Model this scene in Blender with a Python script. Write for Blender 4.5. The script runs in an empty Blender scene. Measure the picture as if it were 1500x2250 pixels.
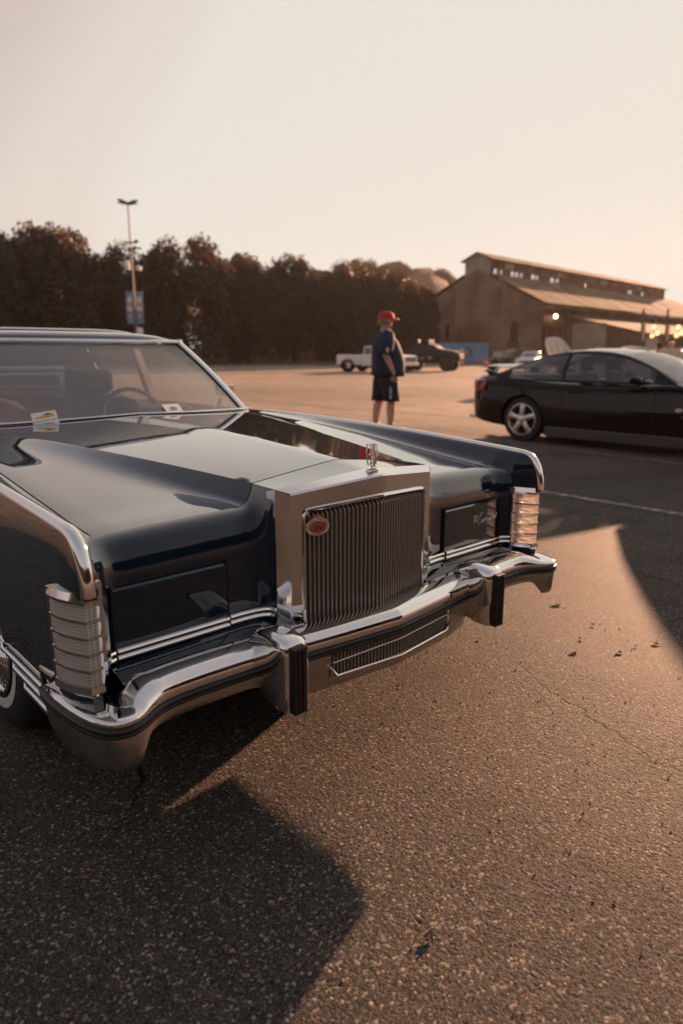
import bpy, bmesh, math, random
import numpy as np
from mathutils import Vector, Matrix

S = bpy.context.scene
C = S.collection
R = math.radians
random.seed(7)

# ------------------------------------------------------------------ camera
cam_d = bpy.data.cameras.new('camera')
cam = bpy.data.objects.new('camera', cam_d)
C.objects.link(cam)
CAM = Vector((-1.505, -1.537, 1.293))
YAW, PIT, FPX = R(42.24), R(13.17), 1494.0
cam.location = CAM
cam.rotation_euler = (R(90) - PIT, 0, -YAW)
cam_d.sensor_fit = 'VERTICAL'
cam_d.sensor_height = 36.0
cam_d.lens = FPX / 2250 * 36.0
cam_d.clip_start = 0.05
cam_d.clip_end = 3000
cam_d.dof.use_dof = True
cam_d.dof.focus_distance = 2.15
cam_d.dof.aperture_fstop = 2.2
S.camera = cam

# ------------------------------------------------------------------ world, sun, exposure
SUN_EL, SUN_AZ = R(12.3), R(74.0)      # azimuth from +Y towards +X
W = bpy.data.worlds.new('World')
S.world = W
W.use_nodes = True
wn = W.node_tree
wn.nodes.clear()
def wnode(t, **k):
    n = wn.nodes.new(t)
    for a, b in k.items(): setattr(n, a, b)
    return n
HAZE = 0.00016
SKY_LO, SKY_HI = 0.4, 4.3
sky = wnode('ShaderNodeTexSky', sky_type='NISHITA')
sky.sun_disc = False
sky.sun_elevation = SUN_EL
sky.sun_rotation = SUN_AZ
sky.altitude = 50
sky.air_density = 1.0
sky.dust_density = 5.0
sky.ozone_density = 1.0
# warm evening air: the sky's brightness read through warm hazy colours
lum = wnode('ShaderNodeRGBToBW')
lmr = wnode('ShaderNodeMapRange')
lmr.inputs['From Min'].default_value = SKY_LO
lmr.inputs['From Max'].default_value = SKY_HI
srp = wnode('ShaderNodeValToRGB')
srp.color_ramp.interpolation = 'EASE'
el = srp.color_ramp.elements
while len(el) < 5: el.new(.5)
for q, (p, c) in zip(el, [(0,(.24,.245,.30)),(.25,(.45,.43,.46)),(.5,(.63,.54,.49)),(.75,(.75,.69,.62)),(1,(.79,.765,.69))]):
    q.position = p; q.color = (*c, 1)
bg = wnode('ShaderNodeBackground')
bg.inputs['Strength'].default_value = 0.33
wo = wnode('ShaderNodeOutputWorld')
wn.links.new(sky.outputs[0], lum.inputs[0])
wn.links.new(lum.outputs[0], lmr.inputs['Value'])
wn.links.new(lmr.outputs[0], srp.inputs['Fac'])
wn.links.new(srp.outputs[0], bg.inputs['Color'])
wn.links.new(bg.outputs[0], wo.inputs['Surface'])

sun_d = bpy.data.lights.new('sun', 'SUN')
sun_d.energy = 5.0
sun_d.angle = R(0.6)
sun_d.color = (1.0, 0.54, 0.32)
sun = bpy.data.objects.new('sun', sun_d)
C.objects.link(sun)
sdir = Vector((math.sin(SUN_AZ) * math.cos(SUN_EL), math.cos(SUN_AZ) * math.cos(SUN_EL), math.sin(SUN_EL)))
sun.rotation_euler = sdir.to_track_quat('Z', 'Y').to_euler()
sun.location = sdir * 40

S.view_settings.view_transform = 'Standard'
S.view_settings.look = 'None'
S.view_settings.gamma = 1
S.view_settings.exposure = 1.55
S.view_settings.use_curve_mapping = False
S.cycles.max_bounces = 8
S.cycles.diffuse_bounces = 3
S.cycles.glossy_bounces = 4
S.cycles.transmission_bounces = 6
S.cycles.transparent_max_bounces = 12
S.cycles.caustics_reflective = False
S.cycles.caustics_refractive = False
S.cycles.use_denoising = True

# ------------------------------------------------------------------ helpers
_rt = Vector((math.cos(YAW), -math.sin(YAW), 0))
_fw = Vector((math.sin(YAW), math.cos(YAW), 0))
def place(u, depth):
    """ground position: u = lateral tangent*1494+750 at the given horizontal distance ahead"""
    return Vector((CAM.x, CAM.y, 0)) + _fw * depth + _rt * ((u - 750) / FPX * depth * math.cos(PIT))
def interp(x, tab):
    return float(np.interp(x, [t[0] for t in tab], [t[1] for t in tab]))
def lerp(a, b, t): return a + (b - a) * t

_mats = {}
def mat(name, col, rough=0.5, metal=0.0, coat=0.0, coat_ior=1.5, spec=0.5, ior=1.5, **k):
    if name in _mats: return _mats[name]
    m = bpy.data.materials.new(name)
    m.use_nodes = True
    b = m.node_tree.nodes['Principled BSDF']
    b.inputs['Base Color'].default_value = (*col, 1)
    b.inputs['Roughness'].default_value = rough
    b.inputs['Metallic'].default_value = metal
    b.inputs['IOR'].default_value = ior
    b.inputs['Specular IOR Level'].default_value = spec
    if coat:
        b.inputs['Coat Weight'].default_value = coat
        b.inputs['Coat Roughness'].default_value = 0.015
        b.inputs['Coat IOR'].default_value = coat_ior
    for a, v in k.items():
        b.inputs[a.replace('_', ' ')].default_value = v
    _mats[name] = m
    return m
def nodes(m):
    nt = m.node_tree
    return nt, nt.nodes['Principled BSDF']
def N(nt, t, **k):
    n = nt.nodes.new(t)
    ins = k.pop('ins', {})
    for a, b in k.items(): setattr(n, a, b)
    for a, b in ins.items(): n.inputs[a].default_value = b
    return n
def ramp(nt, stops):
    n = nt.nodes.new('ShaderNodeValToRGB')
    e = n.color_ramp.elements
    while len(e) < len(stops): e.new(0.5)
    for q, (p, c) in zip(e, stops):
        q.position = p
        q.color = (*c, 1) if len(c) == 3 else c
    return n
def vary(m, scale, c0, c1, detail=4, lo=.35, hi=.65, bump=0.0, bscale=None, coords='Object', bdist=.01):
    """noise between two colours (grain and wear), with optional fine relief"""
    nt, b = nodes(m)
    tc = N(nt, 'ShaderNodeTexCoord')
    no = N(nt, 'ShaderNodeTexNoise', ins={'Scale': scale, 'Detail': detail})
    rp = ramp(nt, [(lo, c0), (hi, c1)])
    nt.links.new(tc.outputs[coords], no.inputs['Vector'])
    nt.links.new(no.outputs['Fac'], rp.inputs['Fac'])
    nt.links.new(rp.outputs['Color'], b.inputs['Base Color'])
    if bump:
        n2 = N(nt, 'ShaderNodeTexNoise', ins={'Scale': bscale or scale * 4, 'Detail': 3})
        nt.links.new(tc.outputs[coords], n2.inputs['Vector'])
        bp = N(nt, 'ShaderNodeBump', ins={'Strength': bump, 'Distance': bdist})
        nt.links.new(n2.outputs['Fac'], bp.inputs['Height'])
        nt.links.new(bp.outputs['Normal'], b.inputs['Normal'])
    return m

class MB:
    """collects vertices and faces, then links them as one mesh object"""
    def __init__(s): s.v, s.f = [], []
    def add(s, vs, fs):
        o = len(s.v)
        s.v += [tuple(p) for p in vs]
        s.f += [tuple(i + o for i in f) for f in fs]
        return s
    def box(s, x0, x1, y0, y1, z0, z1):
        return s.add([(x0,y0,z0),(x1,y0,z0),(x1,y1,z0),(x0,y1,z0),(x0,y0,z1),(x1,y0,z1),(x1,y1,z1),(x0,y1,z1)],
                     [(3,2,1,0),(4,5,6,7),(0,1,5,4),(1,2,6,5),(2,3,7,6),(3,0,4,7)])
    def bar(s, a, b, w, h=None, up=(0,0,1)):
        a, b, up = Vector(a), Vector(b), Vector(up)
        h = h or w
        d = (b - a).normalized()
        r = d.cross(up)
        if r.length < 1e-4: r = d.cross(Vector((0,1,0)))
        r.normalize(); u = r.cross(d)
        q = [a + r*w/2*i + u*h/2*j for i, j in ((-1,-1),(1,-1),(1,1),(-1,1))]
        q += [p + (b - a) for p in q]
        return s.add(q, [(3,2,1,0),(4,5,6,7),(0,1,5,4),(1,2,6,5),(2,3,7,6),(3,0,4,7)])
    def grid(s, rows, cu=False, cv=False, flip=False):
        n, m = len(rows), len(rows[0])
        fs = []
        for i in range(n if cu else n-1):
            for j in range(m if cv else m-1):
                a, b = i*m+j, i*m+(j+1) % m
                c, d = ((i+1) % n)*m+(j+1) % m, ((i+1) % n)*m+j
                fs.append((a,d,c,b) if flip else (a,b,c,d))
        return s.add([p for r in rows for p in r], fs)
    def tube(s, path, r, n=8, cap=True, closed=False):
        P = [Vector(p) for p in path]
        rows = []
        up = None
        for i, p in enumerate(P):
            if closed: d = (P[(i+1) % len(P)] - P[i-1]).normalized()
            else: d = (P[min(i+1, len(P)-1)] - P[max(i-1, 0)]).normalized()
            if up is None:
                up = Vector((0,0,1)) if abs(d.z) < .9 else Vector((0,1,0))
            a = d.cross(up).normalized(); up = a.cross(d).normalized()
            rr = r[i] if isinstance(r, (list, tuple)) else r
            rows.append([p + (a*math.cos(t) + up*math.sin(t))*rr for t in [2*math.pi*k/n for k in range(n)]])
        s.grid(rows, cu=closed, cv=True)
        if cap and not closed:
            o = len(s.v)
            s.f.append(tuple(range(o-n, o)))
            s.f.append(tuple(reversed(range(o-len(P)*n, o-len(P)*n+n))))
        return s
    def prism(s, poly, axis, a, b):
        """poly: 2D outline in the two other axes, extruded along axis from a to b"""
        def P(u, v, w):
            return {'x': (w,u,v), 'y': (u,w,v), 'z': (u,v,w)}[axis]
        n = len(poly)
        vs = [P(u,v,a) for u,v in poly] + [P(u,v,b) for u,v in poly]
        return s.add(vs, [tuple(range(n-1,-1,-1)), tuple(range(n,2*n))] + [(i,(i+1)%n,n+(i+1)%n,n+i) for i in range(n)])
    def lathe(s, prof, n=24, axis='x', c=(0,0,0)):
        rows = []
        for k in range(n):
            t = 2*math.pi*k/n
            row = []
            for r, h in prof:
                a, b = r*math.cos(t), r*math.sin(t)
                p = {'x': (h,a,b), 'y': (a,h,b), 'z': (a,b,h)}[axis]
                row.append((p[0]+c[0], p[1]+c[1], p[2]+c[2]))
            rows.append(row)
        return s.grid(rows, cu=True)
    def mirror(s):
        o = len(s.v)
        s.v += [(-x,y,z) for x,y,z in s.v]
        s.f += [tuple(i+o for i in reversed(f)) for f in list(s.f)]
        return s
    def build(s, name, m, parent=None, smooth=True, sharp=35, bevel=0, subsurf=0, solid=0, **props):
        me = bpy.data.meshes.new(name)
        me.from_pydata(s.v, [], s.f)
        bm = bmesh.new(); bm.from_mesh(me)
        bmesh.ops.remove_doubles(bm, verts=bm.verts, dist=1e-5)
        bmesh.ops.recalc_face_normals(bm, faces=bm.faces)
        bm.to_mesh(me); bm.free()
        for q in (m if isinstance(m, (list, tuple)) else [m]): me.materials.append(q)
        if smooth:
            me.polygons.foreach_set('use_smooth', [True]*len(me.polygons))
            me.set_sharp_from_angle(angle=R(sharp))
        o = bpy.data.objects.new(name, me)
        C.objects.link(o)
        if parent: o.parent = parent
        if solid:
            q = o.modifiers.new('thickness', 'SOLIDIFY'); q.thickness = solid; q.offset = -1
        if bevel:
            q = o.modifiers.new('bevel', 'BEVEL'); q.width = bevel; q.segments = 2
            q.limit_method = 'ANGLE'; q.angle_limit = R(35); q.harden_normals = True
        if subsurf:
            q = o.modifiers.new('subsurf', 'SUBSURF'); q.levels = q.render_levels = subsurf
        for a, b in props.items(): o[a] = b
        return o
def boxo(name, m, parent, x0, x1, y0, y1, z0, z1, bevel=0, **k):
    return MB().box(x0,x1,y0,y1,z0,z1).build(name, m, parent, bevel=bevel, **k)
def thing(name, label, cat, loc=(0,0,0), rotz=0, group=None):
    o = bpy.data.objects.new(name, None)
    C.objects.link(o)
    o.location = loc
    o.rotation_euler = (0,0,rotz)
    o.empty_display_size = .2
    tag(o, label, cat, group)
    return o
def tag(o, label, cat, group=None):
    o['label'] = label; o['category'] = cat
    if group: o['group'] = group
    return o
def struct(o):
    o['kind'] = 'structure'
    return o
def dup(root, loc, rotz=0, label=None, scale=None):
    r = root.copy(); C.objects.link(r)
    r.location = loc; r.rotation_euler = (0,0,rotz)
    if scale: r.scale = scale
    if label: r['label'] = label
    for ch in list(root.children):
        c = ch.copy(); C.objects.link(c); c.parent = r
        for g in list(ch.children):
            d = g.copy(); C.objects.link(d); d.parent = c
    return r
def share(name, src, parent, loc=None):
    """another piece with the mesh of src"""
    o = bpy.data.objects.new(name, src.data if hasattr(src, 'data') else src)
    C.objects.link(o); o.parent = parent
    if loc: o.location = loc
    return o
def text(name, body, m, parent, size, loc, rot, shear=0, ext=.001, align='CENTER'):
    c = bpy.data.curves.new(name, 'FONT')
    c.body = body; c.size = size; c.extrude = ext; c.shear = shear
    c.align_x = align; c.align_y = 'CENTER'
    c.materials.append(m)
    t = bpy.data.objects.new('t', c); C.objects.link(t)
    dg = bpy.context.evaluated_depsgraph_get()
    me = bpy.data.meshes.new_from_object(t.evaluated_get(dg)); me.name = name
    bpy.data.objects.remove(t); bpy.data.curves.remove(c)
    if not me.materials: me.materials.append(m)
    o = bpy.data.objects.new(name, me)
    C.objects.link(o); o.parent = parent
    o.location = loc; o.rotation_euler = rot
    return o
def cut(o, cutters):
    """boolean difference baked into the mesh"""
    for cb in cutters:
        co = cb.build('cutter', [], o.parent, smooth=False)
        q = o.modifiers.new('b', 'BOOLEAN'); q.operation = 'DIFFERENCE'; q.object = co; q.solver = 'EXACT'
        dg = bpy.context.evaluated_depsgraph_get()
        me = bpy.data.meshes.new_from_object(o.evaluated_get(dg))
        o.modifiers.remove(q)
        old = o.data; o.data = me; me.name = old.name
        cm = co.data
        bpy.data.objects.remove(co); bpy.data.meshes.remove(cm)
    o.data.polygons.foreach_set('use_smooth', [True]*len(o.data.polygons))
    o.data.set_sharp_from_angle(angle=R(30))
    return o

# ------------------------------------------------------------------ materials
def paint_mat(name, col, f0=.035, rough=.012, power=2.15):
    """deep waxed car paint: dark pigment under a gloss that grows towards grazing angles"""
    m = bpy.data.materials.new(name); m.use_nodes = True
    nt = m.node_tree; b = nt.nodes['Principled BSDF']
    b.inputs['Base Color'].default_value = (*col,1); b.inputs['Roughness'].default_value = .5; b.inputs['Specular IOR Level'].default_value = 0
    g = N(nt, 'ShaderNodeBsdfGlossy', ins={'Color': (1,1,1,1), 'Roughness': rough})
    ge = N(nt, 'ShaderNodeNewGeometry'); dt = N(nt, 'ShaderNodeVectorMath', operation='DOT_PRODUCT')
    nt.links.new(ge.outputs['Normal'], dt.inputs[0]); nt.links.new(ge.outputs['Incoming'], dt.inputs[1])
    ab = N(nt, 'ShaderNodeMath', operation='ABSOLUTE'); nt.links.new(dt.outputs['Value'], ab.inputs[0])
    om = N(nt, 'ShaderNodeMath', operation='SUBTRACT', ins={0: 1.0}); nt.links.new(ab.outputs[0], om.inputs[1])
    pw = N(nt, 'ShaderNodeMath', operation='POWER', ins={1: power}); nt.links.new(om.outputs[0], pw.inputs[0])
    fr = N(nt, 'ShaderNodeMath', operation='MULTIPLY_ADD', ins={1: 1-f0, 2: f0}); nt.links.new(pw.outputs[0], fr.inputs[0])
    mx = N(nt, 'ShaderNodeMixShader'); nt.links.new(fr.outputs[0], mx.inputs[0]); nt.links.new(b.outputs[0], mx.inputs[1]); nt.links.new(g.outputs[0], mx.inputs[2])
    nt.links.new(mx.outputs[0], nt.nodes['Material Output'].inputs['Surface'])
    return m
navy = paint_mat('navy_paint', (.005,.015,.030))
chrome = mat('chrome', (.80,.78,.76), .06, 1)
def smudge(m, rough0, rough1, scale=6):
    nt, b = nodes(m)
    tc = N(nt, 'ShaderNodeTexCoord')
    no = N(nt, 'ShaderNodeTexNoise', ins={'Scale': scale, 'Detail': 5})
    mr = N(nt, 'ShaderNodeMapRange', ins={'From Min': .35, 'From Max': .7, 'To Min': rough0, 'To Max': rough1})
    nt.links.new(tc.outputs['Object'], no.inputs['Vector'])
    nt.links.new(no.outputs['Fac'], mr.inputs['Value'])
    nt.links.new(mr.outputs['Result'], b.inputs['Roughness'])
    return m
smudge(chrome, .03, .10)
satin = smudge(mat('satin_chrome', (.50,.47,.44), .2, 1), .16, .34, 9)
shellm = smudge(mat('brushed_shell_chrome', (.73,.73,.74), .1, 1), .05, .14, 14)
rubber = mat('black_rubber', (.012,.012,.012), .45)
black = mat('matt_black', (.006,.006,.006), .8)
slatm = mat('grille_slat_metal', (.44,.37,.32), .36, .55)
tyrem = vary(mat('tyre_rubber', (.015,.015,.015), .75), 40, (.011,.011,.011), (.022,.021,.02))
white_rub = mat('whitewall_rubber', (.62,.58,.52), .6)
cloth_dark = vary(mat('seat_cloth', (.02,.025,.035), .9), 60, (.014,.018,.026), (.03,.034,.044), bump=.3)
dashm = mat('dash_vinyl', (.02,.022,.028), .6)
vinyl = vary(mat('roof_vinyl', (.012,.018,.03), .42, 0, .3), 90, (.010,.015,.026), (.018,.024,.036), bump=.4, bscale=300, bdist=.001)
white_plastic = mat('white_plastic', (.75,.73,.7), .4)
def glass_mat(name, tintc, gl=1.0, ior=1.5, dust=0.0):
    m = bpy.data.materials.new(name); m.use_nodes = True
    nt = m.node_tree; nt.nodes.clear()
    tr = N(nt, 'ShaderNodeBsdfTransparent', ins={'Color': (*tintc,1)})
    g = N(nt, 'ShaderNodeBsdfGlossy', ins={'Color': (gl,gl,gl,1), 'Roughness': .02})
    ge = N(nt, 'ShaderNodeNewGeometry'); dt = N(nt, 'ShaderNodeVectorMath', operation='DOT_PRODUCT')
    nt.links.new(ge.outputs['Normal'], dt.inputs[0]); nt.links.new(ge.outputs['Incoming'], dt.inputs[1])
    ab = N(nt, 'ShaderNodeMath', operation='ABSOLUTE'); nt.links.new(dt.outputs['Value'], ab.inputs[0])
    om = N(nt, 'ShaderNodeMath', operation='SUBTRACT', ins={0: 1.0}); nt.links.new(ab.outputs[0], om.inputs[1])
    pw = N(nt, 'ShaderNodeMath', operation='POWER', ins={1: 5.0}); nt.links.new(om.outputs[0], pw.inputs[0])
    f0 = ((ior-1)/(ior+1))**2*1.8          # both faces of the pane
    fr = N(nt, 'ShaderNodeMath', operation='MULTIPLY_ADD', ins={1: 1-f0, 2: f0}); nt.links.new(pw.outputs[0], fr.inputs[0])
    mx = N(nt, 'ShaderNodeMixShader')
    o = N(nt, 'ShaderNodeOutputMaterial')
    nt.links.new(fr.outputs[0], mx.inputs[0]); nt.links.new(tr.outputs[0], mx.inputs[1]); nt.links.new(g.outputs[0], mx.inputs[2])
    last = mx.outputs[0]
    if dust:
        df = N(nt, 'ShaderNodeBsdfDiffuse', ins={'Color': (.75,.72,.70,1)}); tl_ = N(nt, 'ShaderNodeBsdfTranslucent', ins={'Color': (.75,.70,.66,1)})
        dm = N(nt, 'ShaderNodeMixShader', ins={0: .6}); nt.links.new(df.outputs[0], dm.inputs[1]); nt.links.new(tl_.outputs[0], dm.inputs[2])
        tcn = N(nt, 'ShaderNodeTexCoord'); nn = N(nt, 'ShaderNodeTexNoise', ins={'Scale': 3, 'Detail': 6}); nt.links.new(tcn.outputs['Object'], nn.inputs['Vector'])
        mrn = N(nt, 'ShaderNodeMapRange', ins={'To Min': dust*.6, 'To Max': dust*1.4}); nt.links.new(nn.outputs['Fac'], mrn.inputs['Value'])
        m3 = N(nt, 'ShaderNodeMixShader'); nt.links.new(mrn.outputs[0], m3.inputs[0]); nt.links.new(last, m3.inputs[1]); nt.links.new(dm.outputs[0], m3.inputs[2])
        last = m3.outputs[0]
    nt.links.new(last, o.inputs['Surface'])
    return m
wind_glass = glass_mat('windshield_glass', (.80,.82,.82), 1, 1.75, dust=.30)
dark_glass = glass_mat('tinted_glass', (.36,.36,.37), 1, 1.55)
clear_glass = glass_mat('clear_glass', (.8,.82,.82), 1, 1.5)
# ribbed clear lamp lens
lens = mat('ribbed_lamp_lens', (.80,.70,.60), .12, 0, .6, 1.5)
nt, b = nodes(lens)
tc = N(nt, 'ShaderNodeTexCoord')
sep = N(nt, 'ShaderNodeSeparateXYZ'); nt.links.new(tc.outputs['Object'], sep.inputs[0])
def wave(sock, k):
    a = N(nt, 'ShaderNodeMath', operation='MULTIPLY'); a.inputs[1].default_value = k
    c = N(nt, 'ShaderNodeMath', operation='SINE'); nt.links.new(sock, a.inputs[0]); nt.links.new(a.outputs[0], c.inputs[0])
    return c.outputs[0]
ad = N(nt, 'ShaderNodeMath', operation='ADD'); ad2 = N(nt, 'ShaderNodeMath', operation='SUBTRACT')
nt.links.new(sep.outputs['X'], ad2.inputs[0]); nt.links.new(sep.outputs['Y'], ad2.inputs[1])
nt.links.new(wave(ad2.outputs[0], 640), ad.inputs[0]); nt.links.new(wave(sep.outputs['Z'], 760), ad.inputs[1])
bp = N(nt, 'ShaderNodeBump', ins={'Strength': .4, 'Distance': .002})
nt.links.new(ad.outputs[0], bp.inputs['Height']); nt.links.new(bp.outputs[0], b.inputs['Normal'])
rp = ramp(nt, [(.15,(.30,.26,.23)),(.42,(.98,.95,.91))])
mr = N(nt, 'ShaderNodeMapRange', ins={'From Min': -2, 'From Max': 2}); nt.links.new(ad.outputs[0], mr.inputs['Value'])
nt.links.new(mr.outputs[0], rp.inputs['Fac']); nt.links.new(rp.outputs[0], b.inputs['Base Color'])
tl = N(nt, 'ShaderNodeBsdfTranslucent', ins={'Color': (.9,.75,.6,1)})
mx0 = N(nt, 'ShaderNodeMixShader', ins={0: .3})
nt.links.new(b.outputs[0], mx0.inputs[1]); nt.links.new(tl.outputs[0], mx0.inputs[2])
trn = N(nt, 'ShaderNodeBsdfTransparent', ins={'Color': (.95,.92,.88,1)})
mx = N(nt, 'ShaderNodeMixShader', ins={0: .38})
nt.links.new(mx0.outputs[0], mx.inputs[1]); nt.links.new(trn.outputs[0], mx.inputs[2])
nt.links.new(mx.outputs[0], nt.nodes['Material Output'].inputs['Surface'])
# ================================================================== asphalt lot
rng = np.random.default_rng(11)
def axis(lo, hi, s0, grow, smax, far):
    a = list(np.arange(lo, hi, s0))
    s = s0; x = a[-1]
    while x < far:
        s = min(s*grow, smax if x < hi+6 else 1e9); x += s; a.append(x)
    s = s0; x = a[0]; pre = []
    while x > -far:
        s = min(s*grow, smax if x > lo-4 else 1e9); x -= s; pre.append(x)
    return np.array(pre[::-1] + a)
gxs = axis(-1.36, .95, .0034, 1.03, .02, 420)
gys = axis(-1.22, .55, .0034, 1.03, .02, 420)
gxs = np.sort(gxs); gys = np.sort(gys)
X, Y = np.meshgrid(gxs, gys, indexing='ij')
dx = np.gradient(gxs)[:, None]; dy = np.gradient(gys)[None, :]
fade = np.clip((.011 - np.maximum(dx, dy))/.006, 0, 1)*np.ones_like(X)
H = np.zeros_like(X)
mask = fade > 0
xs, ys = X[mask], Y[mask]
def stones(cell, seed):
    r2 = np.random.default_rng(seed)
    T = 256
    jx, jy, sz = r2.random((T,T)), r2.random((T,T)), r2.random((T,T))
    ci, cj = np.floor(xs/cell).astype(int), np.floor(ys/cell).astype(int)
    best = np.full(xs.shape, -1.0)
    for a in (-1,0,1):
        for b_ in (-1,0,1):
            i, j = (ci+a) % T, (cj+b_) % T
            px, py = (ci+a+jx[i,j])*cell, (cj+b_+jy[i,j])*cell
            rad = cell*(.45+.45*sz[i,j])
            d2 = ((xs-px)**2+(ys-py)**2)/rad**2
            best = np.maximum(best, (1-d2)*(.5+.5*sz[i,j]))
    return np.clip(best*1.7, -.35, .62)
hh = .0008*stones(.0100, 3) + .0011*stones(.0052, 5) + rng.normal(0, .00020, xs.shape)
CREV = np.full_like(X, .5); CREV[mask] = .5 + (np.clip(.5 + (hh-hh.mean())/.0022, 0, 1) - .5)*fade[mask]
wob = .0006*np.sin(xs*9.1+1.3*np.sin(ys*7.3)) + .0006*np.sin(ys*11.7+1.7*np.sin(xs*5.9))
H[mask] = (hh + wob - .0012)*fade[mask]
nx, ny = X.shape
vs = np.stack([X, Y, H], -1).reshape(-1, 3)
idx = np.arange(nx*ny).reshape(nx, ny)
fs = np.stack([idx[:-1,:-1], idx[1:,:-1], idx[1:,1:], idx[:-1,1:]], -1).reshape(-1, 4)
me = bpy.data.meshes.new('asphalt_lot')
me.vertices.add(len(vs)); me.vertices.foreach_set('co', vs.ravel().astype(np.float32))
me.loops.add(fs.size); me.loops.foreach_set('vertex_index', fs.ravel().astype(np.int32))
me.polygons.add(len(fs)); me.polygons.foreach_set('loop_start', np.arange(0, fs.size, 4, dtype=np.int32))
me.polygons.foreach_set('use_smooth', np.ones(len(fs), dtype=bool))
me.update(); me.validate()
lot = bpy.data.objects.new('asphalt_lot', me); C.objects.link(lot); struct(lot)
asph = mat('asphalt', (.05,.05,.05), .6)
nt, b = nodes(asph)
tc = N(nt, 'ShaderNodeTexCoord')
v1 = N(nt, 'ShaderNodeTexVoronoi', ins={'Scale': 150, 'Randomness': 1})
v2 = N(nt, 'ShaderNodeTexVoronoi', ins={'Scale': 380, 'Randomness': 1})
n1 = N(nt, 'ShaderNodeTexNoise', ins={'Scale': 1.1, 'Detail': 6, 'Roughness': .6})
n2 = N(nt, 'ShaderNodeTexNoise', ins={'Scale': .09, 'Detail': 5})
n3 = N(nt, 'ShaderNodeTexNoise', ins={'Scale': 38, 'Detail': 4})
for n in (v1, v2, n1, n2, n3): nt.links.new(tc.outputs['Object'], n.inputs['Vector'])
sp1 = N(nt, 'ShaderNodeSeparateColor'); nt.links.new(v1.outputs['Color'], sp1.inputs[0])
sp2 = N(nt, 'ShaderNodeSeparateColor'); nt.links.new(v2.outputs['Color'], sp2.inputs[0])
r1 = ramp(nt, [(0,(.022,.021,.020)),(.45,(.060,.055,.050)),(.80,(.13,.112,.096)),(.94,(.26,.215,.175)),(1,(.42,.35,.28))])
r2 = ramp(nt, [(0,(.022,.021,.020)),(.6,(.080,.072,.063)),(.95,(.16,.138,.115)),(1,(.30,.26,.21))])
nt.links.new(sp1.outputs[0], r1.inputs['Fac']); nt.links.new(sp2.outputs[1], r2.inputs['Fac'])
pk_ = N(nt, 'ShaderNodeMapRange', ins={'From Min': .90, 'From Max': .92}); nt.links.new(sp1.outputs[0], pk_.inputs['Value'])
mxa = N(nt, 'ShaderNodeMix', data_type='RGBA'); nt.links.new(pk_.outputs[0], mxa.inputs['Factor']); nt.links.new(r2.outputs[0], mxa.inputs[6]); nt.links.new(r1.outputs[0], mxa.inputs[7])
# bitumen darkens the crevices between the stones that are modelled near the car
at_ = N(nt, 'ShaderNodeAttribute', attribute_name='crevice')
cr_ = ramp(nt, [(0,(.38,.38,.39)),(.5,(.82,.82,.82)),(1,(1.25,1.22,1.17))]); nt.links.new(at_.outputs['Fac'], cr_.inputs['Fac'])
mxb = N(nt, 'ShaderNodeMix', data_type='RGBA', blend_type='MULTIPLY', ins={'Factor': 1}); nt.links.new(mxa.outputs[2], mxb.inputs[6]); nt.links.new(cr_.outputs[0], mxb.inputs[7]); mxa = mxb
# broad wear, old stains
rw = ramp(nt, [(.3,(.62,.62,.64)),(.5,(1,1,1)),(.72,(1.35,1.30,1.22))]); nt.links.new(n1.outputs['Fac'], rw.inputs['Fac'])
rw2 = ramp(nt, [(.35,(.8,.8,.8)),(.65,(1.25,1.22,1.18))]); nt.links.new(n2.outputs['Fac'], rw2.inputs['Fac'])
m1 = N(nt, 'ShaderNodeMix', data_type='RGBA', blend_type='MULTIPLY', ins={'Factor': .6}); nt.links.new(mxa.outputs[2], m1.inputs[6]); nt.links.new(rw.outputs[0], m1.inputs[7])
m2 = N(nt, 'ShaderNodeMix', data_type='RGBA', blend_type='MULTIPLY', ins={'Factor': 1}); nt.links.new(m1.outputs[2], m2.inputs[6]); nt.links.new(rw2.outputs[0], m2.inputs[7])
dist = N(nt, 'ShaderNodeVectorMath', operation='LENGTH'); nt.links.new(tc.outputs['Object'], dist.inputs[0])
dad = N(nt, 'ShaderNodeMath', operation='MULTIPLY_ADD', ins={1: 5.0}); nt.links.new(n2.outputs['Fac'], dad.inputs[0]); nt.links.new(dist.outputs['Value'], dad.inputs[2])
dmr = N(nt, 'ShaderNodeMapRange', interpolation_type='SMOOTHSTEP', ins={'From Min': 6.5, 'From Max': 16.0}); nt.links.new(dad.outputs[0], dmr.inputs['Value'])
old = N(nt, 'ShaderNodeMix', data_type='RGBA'); nt.links.new(dmr.outputs[0], old.inputs['Factor']); old.inputs[6].default_value = (.86,.86,.86,1); old.inputs[7].default_value = (3.3,3.05,2.75,1)  # far ground painted paler with distance, standing in for low-sun brightness
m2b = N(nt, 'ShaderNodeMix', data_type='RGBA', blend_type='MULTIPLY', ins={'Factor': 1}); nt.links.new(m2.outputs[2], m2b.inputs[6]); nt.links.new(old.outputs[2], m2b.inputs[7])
m2 = m2b
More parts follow.
